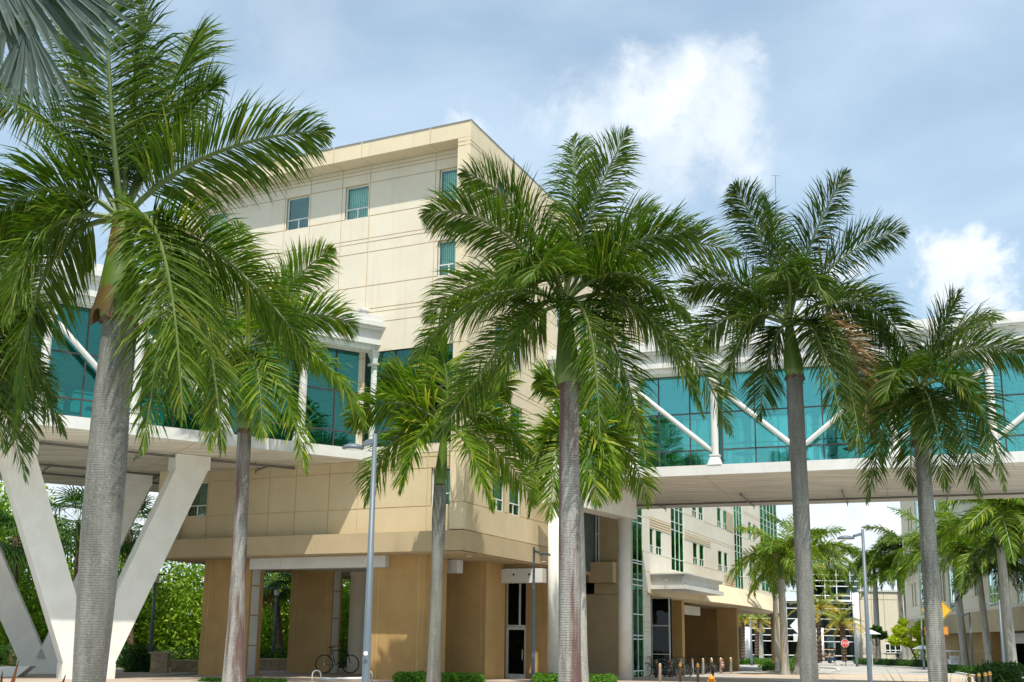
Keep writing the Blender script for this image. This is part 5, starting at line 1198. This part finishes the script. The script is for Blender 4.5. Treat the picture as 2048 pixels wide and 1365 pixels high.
def diamond(s_, y, dy):
    mb = MB(); p = [(c[0]-s_, c[2]), (c[0], c[2]-s_), (c[0]+s_, c[2]), (c[0], c[2]+s_)]; mb.add([(x, y, z) for x, z in p]+[(x, y+dy, z) for x, z in p], [(0, 1, 2, 3), (7, 6, 5, 4)]+[(k, k+4, (k+1) % 4+4, (k+1) % 4) for k in range(4)]); return mb
build('plate', diamond(s, Yd, .01), 'yellow', T); build('border', diamond(s*.955, Yd-.004, .003), 'blackpaint', T); build('face', diamond(s*.905, Yd-.009, .004), 'yellow', T)
mb = MB(); u = s/30.5
def seg(a, b, w):
    a = np.array([c[0]+a[0]*u, Yd-.013, c[2]+a[1]*u]); b = np.array([c[0]+b[0]*u, Yd-.013, c[2]+b[1]*u]); n_ = unit(np.cross(b-a, np.array([0, 1, 0])))*w*u; mb.add([a-n_, a+n_, b+n_, b-n_], [(0, 1, 2, 3)])
mb.add([(c[0]+(1+math.cos(a)*2.4)*u, Yd-.013, c[2]+(15+math.sin(a)*2.4)*u) for a in np.linspace(0, 6.28, 13)[:-1]], [tuple(range(12))])
for a, b, w in (((1, 12), (1, 0), 2.6), ((1, 1), (7, -13), 1.7), ((1, 1), (-3, -7), 1.7), ((-3, -7), (-6, -14), 1.5), ((1, 10), (6.5, 3), 1.2), ((1, 10), (-5, 4), 1.2), ((5, 9), (5.6, 2), 1.6)): seg(a, b, w)
build('walking_figure', mb, 'blackpaint', T)
a = at(1850, 1270, Yd); b = at(1896, 1253.5, Yd); mb = MB(); mb.box(a[0], b[0], Yd, Yd+.01, a[2], b[2]); pl = build('arrow_plate', mb, 'orange', T)
cc = (a+b)/2; mb = MB(); t_ = .012; 
for (x0, x1, z0, z1) in ((a[0]+.015, b[0]-.015, a[2]+.015, a[2]+.025), (a[0]+.015, b[0]-.015, b[2]-.025, b[2]-.015), (a[0]+.015, a[0]+.025, a[2]+.025, b[2]-.025), (b[0]-.025, b[0]-.015, a[2]+.025, b[2]-.025)): mb.box(x0, x1, Yd-.004, Yd-.001, z0, z1)
def tri(p): mb.add([(cc[0]+x, Yd-.005, cc[2]+z) for x, z in p], [tuple(range(len(p)))])
tri([(.14, .10), (.05, -.04), (.02, -.02), (.12, .12)]) if False else None
tri([(.08, .07), (.13, .02), (-.02, -.07), (-.07, -.03)]); tri([(-.15, -.11), (.03, -.11), (-.11, .03)]); build('arrow', mb, 'blackpaint', pl)
mb = MB(); mb.box(c[0]-.03, c[0]+.03, Yd+.012, Yd+.06, g, c[2]+s*.6); build('post', mb, 'steel', T)
# back of a diamond sign with a small plate, left of the middle trunk
Yd = 86; c = at(1597, 1252, Yd); s = 17*Yd/FPX; g = gz(c[0], c[1]); T = thing('warning_sign', 'unpainted back of a diamond road sign with small plate, half behind the middle trunk', 'sign', (c[0], c[1], g))
build('plate', diamond(s, Yd, .02), 'signwhite', T); mb = MB(); p = at(1594, 1276, Yd); mb.box(p[0]-.28, p[0]+.28, Yd, Yd+.02, p[2]-.3, p[2]+.3); build('small_plate', mb, 'alu', T); mb = MB(); mb.box(c[0]-.08, c[0]-.0, Yd+.03, Yd+.1, g, c[2]+s*.7); build('post', mb, 'steel', T)
p = at(1669, 1290, 125); T = thing('street_sign', 'small narrow grey sign on a thin post left of the stop sign', 'sign', (p[0], p[1], gz(p[0], p[1]))); mb = MB(); mb.box(p[0]-.1, p[0]+.1, 125, 125.02, p[2]-.4, p[2]+.35); build('plate', mb, 'alu', T); mb = MB(); mb.box(p[0]-.025, p[0]+.025, 125.03, 125.08, gz(p[0], 125), p[2]+.3); build('post', mb, 'blackpaint', T)
# ------------------------------------------------------------------ people
def person(name, label, joints, edges, radii, loc, rot, top='blackcloth', skinm='skin', group=None, scale=1.0, shorts=True):
    """one continuous skinned body; shirt, shorts and hair as children"""
    def skinned(nm, js, es, rd, m, root=0):
        me = bpy.data.meshes.new(nm); me.from_pydata(js, es, []); o = bpy.data.objects.new(nm, me); COL.objects.link(o)
        sm = o.modifiers.new('s', 'SKIN'); sub = o.modifiers.new('u', 'SUBSURF'); sub.levels = 1; sub.render_levels = 1
        for i, r in enumerate(rd): me.skin_vertices[0].data[i].radius = (r, r) if not hasattr(r, '__len__') else r
        me.skin_vertices[0].data[root].use_root = True
        dg_ = bpy.context.evaluated_depsgraph_get(); m2 = bpy.data.meshes.new_from_object(o.evaluated_get(dg_)); bpy.data.objects.remove(o)
        m2.materials.clear(); m2.materials.append(M[m]); m2.polygons.foreach_set('use_smooth', [True]*len(m2.polygons)); q = bpy.data.objects.new(nm, m2); COL.objects.link(q); return q
    T = thing(name, label, 'person', loc, group)
    b = skinned('body', joints, edges, radii, skinm); b.parent = T
    for (nm, ids, es, f, m) in top:
        js = [joints[i] for i in ids]; mp_ = {i: k for k, i in enumerate(ids)}
        o = skinned(nm, js, [(mp_[a], mp_[b_]) for a, b_ in es], [tuple(np.array(radii[i] if hasattr(radii[i], '__len__') else (radii[i],)*2)*f+.006) for i in ids], m); o.parent = T
    mb = MB(); hd = joints[4]; mb.lathe((hd[0], hd[1]+(.02 if rot == 0 else -.01), hd[2]-.02), [(.06, -.05), (.102, .0), (.108, .06), (.09, .12), (.04, .155), (.005, .16)], 12)
    h = build('hair', mb, 'hair'); h.parent = T
    T.rotation_euler = (0, 0, rot); T.scale = (scale,)*3; return T
# walking man seen from behind
J = [(0, 0, .93), (0, 0, 1.15), (0, .01, 1.40), (0, 0, 1.50), (0, 0, 1.62), (0, -.005, 1.74),
     (-.10, 0, .90), (-.11, .10, .50), (-.11, -.02, .09), (-.12, .12, .04), (.10, 0, .90), (.11, -.03, .50), (.11, -.22, .12), (.12, -.12, .05),
     (-.19, .01, 1.38), (-.24, -.03, 1.10), (-.24, .08, .86), (-.24, .12, .78), (.19, .01, 1.38), (.24, .05, 1.10), (.24, .16, .88), (.24, .20, .80)]
Ed = [(0, 1), (1, 2), (2, 3), (3, 4), (4, 5), (0, 6), (6, 7), (7, 8), (8, 9), (0, 10), (10, 11), (11, 12), (12, 13), (2, 14), (14, 15), (15, 16), (16, 17), (2, 18), (18, 19), (19, 20), (20, 21)]
Rd = [.13, .13, .145, .055, .095, .08, .09, .06, .042, .035, .09, .06, .042, .035, .065, .045, .036, .03, .065, .045, .036, .03]
p = ong(1796, 1329); p[2] = gz(p[0], p[1])
person('person', 'person in black shirt and shorts walking away across the street', J, Ed, Rd, tuple(p), R_(0),
   [('shirt', (0, 1, 2, 14, 15, 18, 19), [(0, 1), (1, 2), (2, 14), (14, 15), (2, 18), (18, 19)], 1.08, 'blackcloth'), ('shorts', (0, 6, 7, 10, 11), [(0, 6), (6, 7), (0, 10), (10, 11)], 1.12, 'blackcloth')])
# golf carts
def cart(label, loc, rot, body, roofm, scale=1.0):
    T = thing('golf_cart', label, 'golf cart', (0, 0, 0))
    mb = MB(); v = [(-1.2, -.55, .28), (1.15, -.55, .28), (1.15, .55, .28), (-1.2, .55, .28), (-1.2, -.55, .42), (1.1, -.5, .42), (1.1, .5, .42), (-1.2, .55, .42)]; mb.hexa(v); build('floor_pan', mb, 'black', T)
    mb = MB(); mb.hexa([(-1.25, -.55, .42), (-.45, -.55, .42), (-.45, .55, .42), (-1.25, .55, .42), (-1.2, -.5, .82), (-.45, -.52, .78), (-.45, .52, .78), (-1.2, .5, .82)]); build('rear_body', mb, body, T)
    mb = MB(); mb.hexa([(.65, -.5, .42), (1.25, -.48, .42), (1.25, .48, .42), (.65, .5, .42), (.70, -.46, .98), (.95, -.42, .80), (.95, .42, .80), (.70, .46, .98)]); build('front_cowl', mb, body, T)
    for (x0, x1) in ((-.45, .1), (-1.1, -.55)):
        mb = MB(); mb.box(x0, x1, -.48, .48, .80, .92); mb.hexa([(x0-.08, -.46, .92), (x0+.06, -.46, .92), (x0+.06, .46, .92), (x0-.08, .46, .92), (x0-.18, -.44, 1.35), (x0-.06, -.44, 1.35), (x0-.06, .44, 1.35), (x0-.18, .44, 1.35)]); build('seat', mb, 'canvas' if body != 'bluepaint' else 'ledge', T)
    for (x, y) in ((-1.1, -.5), (-1.1, .5), (.75, -.46), (.75, .46)):
        mb = MB(); mb.tube([(x, y, .8), (x*.95, y, 1.82)], .02, 6); build('roof_post', mb, 'black' if body == 'bluepaint' else 'alu', T)
    mb = MB(); mb.hexa([(-1.35, -.6, 1.80), (.95, -.6, 1.83), (.95, .6, 1.83), (-1.35, .6, 1.80), (-1.3, -.55, 1.87), (.9, -.55, 1.90), (.9, .55, 1.90), (-1.3, .55, 1.87)]); build('roof', mb, roofm, T)
    for (x, y) in ((-.85, -.5), (-.85, .5), (.85, -.48), (.85, .48)):
        mb = MB(); mb.tube([(x, y-.09, .24), (x, y+.09, .24)], .24, 16); w = build('wheel', mb, 'black', T); mb = MB(); mb.tube([(x, y-.1, .24), (x, y+.1, .24)], .13, 12); build('rim', mb, 'alu', w)
    mb = MB(); mb.tube([(.72, .2, .9), (.5, .2, 1.1)], .02, 6); mb.tube([(.5+math.cos(a)*.03, .2+math.cos(a)*.17, 1.12+math.sin(a)*.15) for a in np.linspace(0, 6.28, 12)], .012, 5, caps=False); build('steering_wheel', mb, 'black', T)
    for y in (-.38, .38): mb = MB(); mb.box(-1.262, -1.23, y-.06, y+.06, .6, .7); build('tail_light', mb, 'red', T)
    T.location = tuple(map(float, loc)); T.rotation_euler = (0, 0, rot); T.scale = (scale,)*3; return T
p = ong(1650, 1327); cart('navy golf cart with a tan roof driving left with two riders', p, R_(184), 'bluepaint', 'orangecloth', 1.0); pc = p
JS = [(0, 0, .93), (0, -.02, 1.15), (0, 0, 1.36), (0, 0, 1.45), (.01, 0, 1.56), (.01, 0, 1.68), (.12, -.1, .93), (.48, -.11, .92), (.52, -.11, .50), (.64, -.11, .46), (.12, .1, .93), (.48, .11, .92), (.52, .11, .50), (.64, .11, .46),
      (0, -.18, 1.34), (.1, -.22, 1.10), (.33, -.16, 1.10), (.42, -.12, 1.12), (0, .18, 1.34), (.1, .22, 1.10), (.33, .16, 1.10), (.42, .12, 1.12)]
def seated(lab, dx, shirt):
    a = R_(184); q = pc+np.array([math.cos(a)*dx, math.sin(a)*dx, 0]); person('person', lab, JS, Ed, Rd, tuple(q), a, [('shirt', (0, 1, 2, 14, 15, 18, 19), [(0, 1), (1, 2), (2, 14), (14, 15), (2, 18), (18, 19)], 1.08, shirt), ('trousers', (0, 6, 7, 10, 11), [(0, 6), (6, 7), (0, 10), (10, 11)], 1.1, 'blackcloth')])
seated('person in a peach shirt driving the navy cart', -.15, 'orangecloth'); seated('person in a pale shirt riding behind the driver of the navy cart', -.82, 'canvas')
p = ong(1906, 1337); cart('white golf cart seen from the rear beside the brown arcade', p, R_(82), 'signwhite', 'signwhite', .95)
# bench, umbrellas
p = ong(1787, 1330); T = thing('stone_bench', 'pale stone bench with scrolled ends on the far kerb', 'bench', tuple(p)); k = p[1]/FPX
mb = MB(); mb.box(p[0]-9*k, p[0]+9*k, p[1]-.2, p[1]+.2, p[2]+.42, p[2]+.52); build('seat', mb, 'trestle', T)
mb = MB(); mb.hexa([(p[0]-.3, p[1]-.15, p[2]), (p[0]+.3, p[1]-.15, p[2]), (p[0]+.3, p[1]+.15, p[2]), (p[0]-.3, p[1]+.15, p[2]), (p[0]-.6, p[1]-.15, p[2]+.42), (p[0]+.6, p[1]-.15, p[2]+.42), (p[0]+.6, p[1]+.15, p[2]+.42), (p[0]-.6, p[1]+.15, p[2]+.42)]); build('pedestal', mb, 'trestle', T)
for d in (-1, 1): mb = MB(); mb.tube([(p[0]+d*6.5*k+math.cos(a)*.2, p[1], p[2]+.70+math.sin(a)*.2) for a in np.linspace(0, 6.28, 14)], .03, 6, caps=False); build('scroll', mb, 'trestle', T)
for (x, y, Y, lab) in ((1845, 1296, 122, 'white patio umbrella under the yellow green tree'), (1742, 1266, 126, 'white patio umbrella behind the tall lamp post')):
    p = at(x, y, Y); g = gz(p[0], Y); T = thing('patio_umbrella', lab, 'umbrella', (p[0], Y, g)); mb = MB(); mb.tube([(p[0], Y, g), (p[0], Y, p[2])], .04, 6); build('pole', mb, 'alu', T)
    mb = MB(); n = 8; R = 1.2; vs = [(p[0], Y, p[2]+.35)]+[(p[0]+R*math.cos(k*math.pi/4), Y+R*math.sin(k*math.pi/4), p[2]-.15) for k in range(8)]; mb.add(vs, [(0, 1+k, 1+(k+1) % 8) for k in range(8)]+[tuple(range(1, 9))[::-1]]); build('canopy', mb, 'canvas', T)
# furniture inside the bridges
def table(label, F, s, o, grp='tables in the bridges'):
    q = F.p(s, o, 9.05); T = thing('cafe_table', label, 'table', tuple(q), grp); mb = MB(); mb.lathe(tuple(q), [(.5, .70), (.5, .74)], 18); build('tabletop', mb, 'ledge', T); mb = MB(); mb.lathe(tuple(q), [(.25, 0), (.25, .02), (.035, .04), (.035, .70)], 12); build('pedestal', mb, 'black', T)
def chair(label, F, s, o, rot):
    q = F.p(s, o, 9.05); T = thing('chair', label, 'chair', tuple(q), 'chairs in the bridges')
    def bx(nm, x0, x1, y0, y1, z0, z1): mb = MB(); mb.box(q[0]+x0, q[0]+x1, q[1]+y0, q[1]+y1, q[2]+z0, q[2]+z1); build(nm, mb, 'blackpaint', T)
    bx('seat', -.22, .22, -.22, .22, .43, .47); bx('backrest', -.24, -.20, -.21, .21, .50, .92)
    for a in (-1, 1):
        for b in (-1, 1): mb = MB(); mb.tube([(q[0]+a*.2, q[1]+b*.2, q[2]+.43), (q[0]+a*.24, q[1]+b*.24, q[2])], .014, 5); build('leg', mb, 'alu', T)
    T.rotation_euler = (0, 0, rot)
for (s, lab) in ((.4, 'round cafe table behind the glass right of the second diagonal brace'), (2.3, 'round cafe table behind the glass left of a bridge column'), (-4.2, 'round cafe table in the right bridge left of the blotched palm'), (-7.6, 'round cafe table in the right bridge behind dark fronds')): table(lab, FRb, s, 1.9)
for (s, r, lab) in ((3.6, .3, 'black chair behind the glass at the left end of the right bridge'), (1.45, 2.8, 'black chair beside the bridge column with the flared base'), (-3.1, .2, 'black chair with tilted back behind the glass right of the middle trunk'), (-5.2, 2.9, 'black chair in the right bridge behind hanging fronds'), (-6.7, .4, 'black chair in the right bridge near the fourth column')): chair(lab, FRb, s, 1.8, r)
table('round table behind the glass of the left bridge beside the thick trunk', FL, -4.0, 2.0); chair('black chair behind the glass of the left bridge', FL, -4.9, 1.9, .5)
# kerbs
def kerb(label, pts, w=.2, h=.13):
    mb = MB()
    for i in range(len(pts)-1):
        a, b = np.array(pts[i], float), np.array(pts[i+1], float); d = unit(b-a); n_ = np.array([-d[1], d[0]])*w/2
        za, zb = gz(*a), gz(*b)
        mb.hexa([(a[0]-n_[0], a[1]-n_[1], za-.1), (b[0]-n_[0], b[1]-n_[1], zb-.1), (b[0]+n_[0], b[1]+n_[1], zb-.1), (a[0]+n_[0], a[1]+n_[1], za-.1), (a[0]-n_[0], a[1]-n_[1], za+h), (b[0]-n_[0], b[1]-n_[1], zb+h), (b[0]+n_[0], b[1]+n_[1], zb+h), (a[0]+n_[0], a[1]+n_[1], za+h)])
    build('kerb', mb, 'kerb', kind='structure')
P2_ = lambda x, y: tuple(ong(x, y)[:2])
kerb('island', [P2_(1535, 1345), P2_(1600, 1347), P2_(1660, 1346), P2_(1680, 1343), P2_(1672, 1339), P2_(1640, 1337)])
kerb('far', [P2_(1680, 1331), P2_(1740, 1332), P2_(1860, 1340), P2_(1900, 1345), P2_(1960, 1356)])
# aerial on the roof of the far wing
p = at(1551, 640, 70); T0_ = at(1551, 352, 70); mb = MB(); mb.tube([(p[0], 70, 14.5), (T0_[0], 70, T0_[2])], .02, 5); mb.tube([(T0_[0]-.3, 70, T0_[2]), (T0_[0]+.3, 70, T0_[2])], .015, 4)
tag(build('aerial_mast', mb, 'pipe', loc=(p[0], 70, 0)), 'thin aerial mast rising above the middle palm', 'mast')
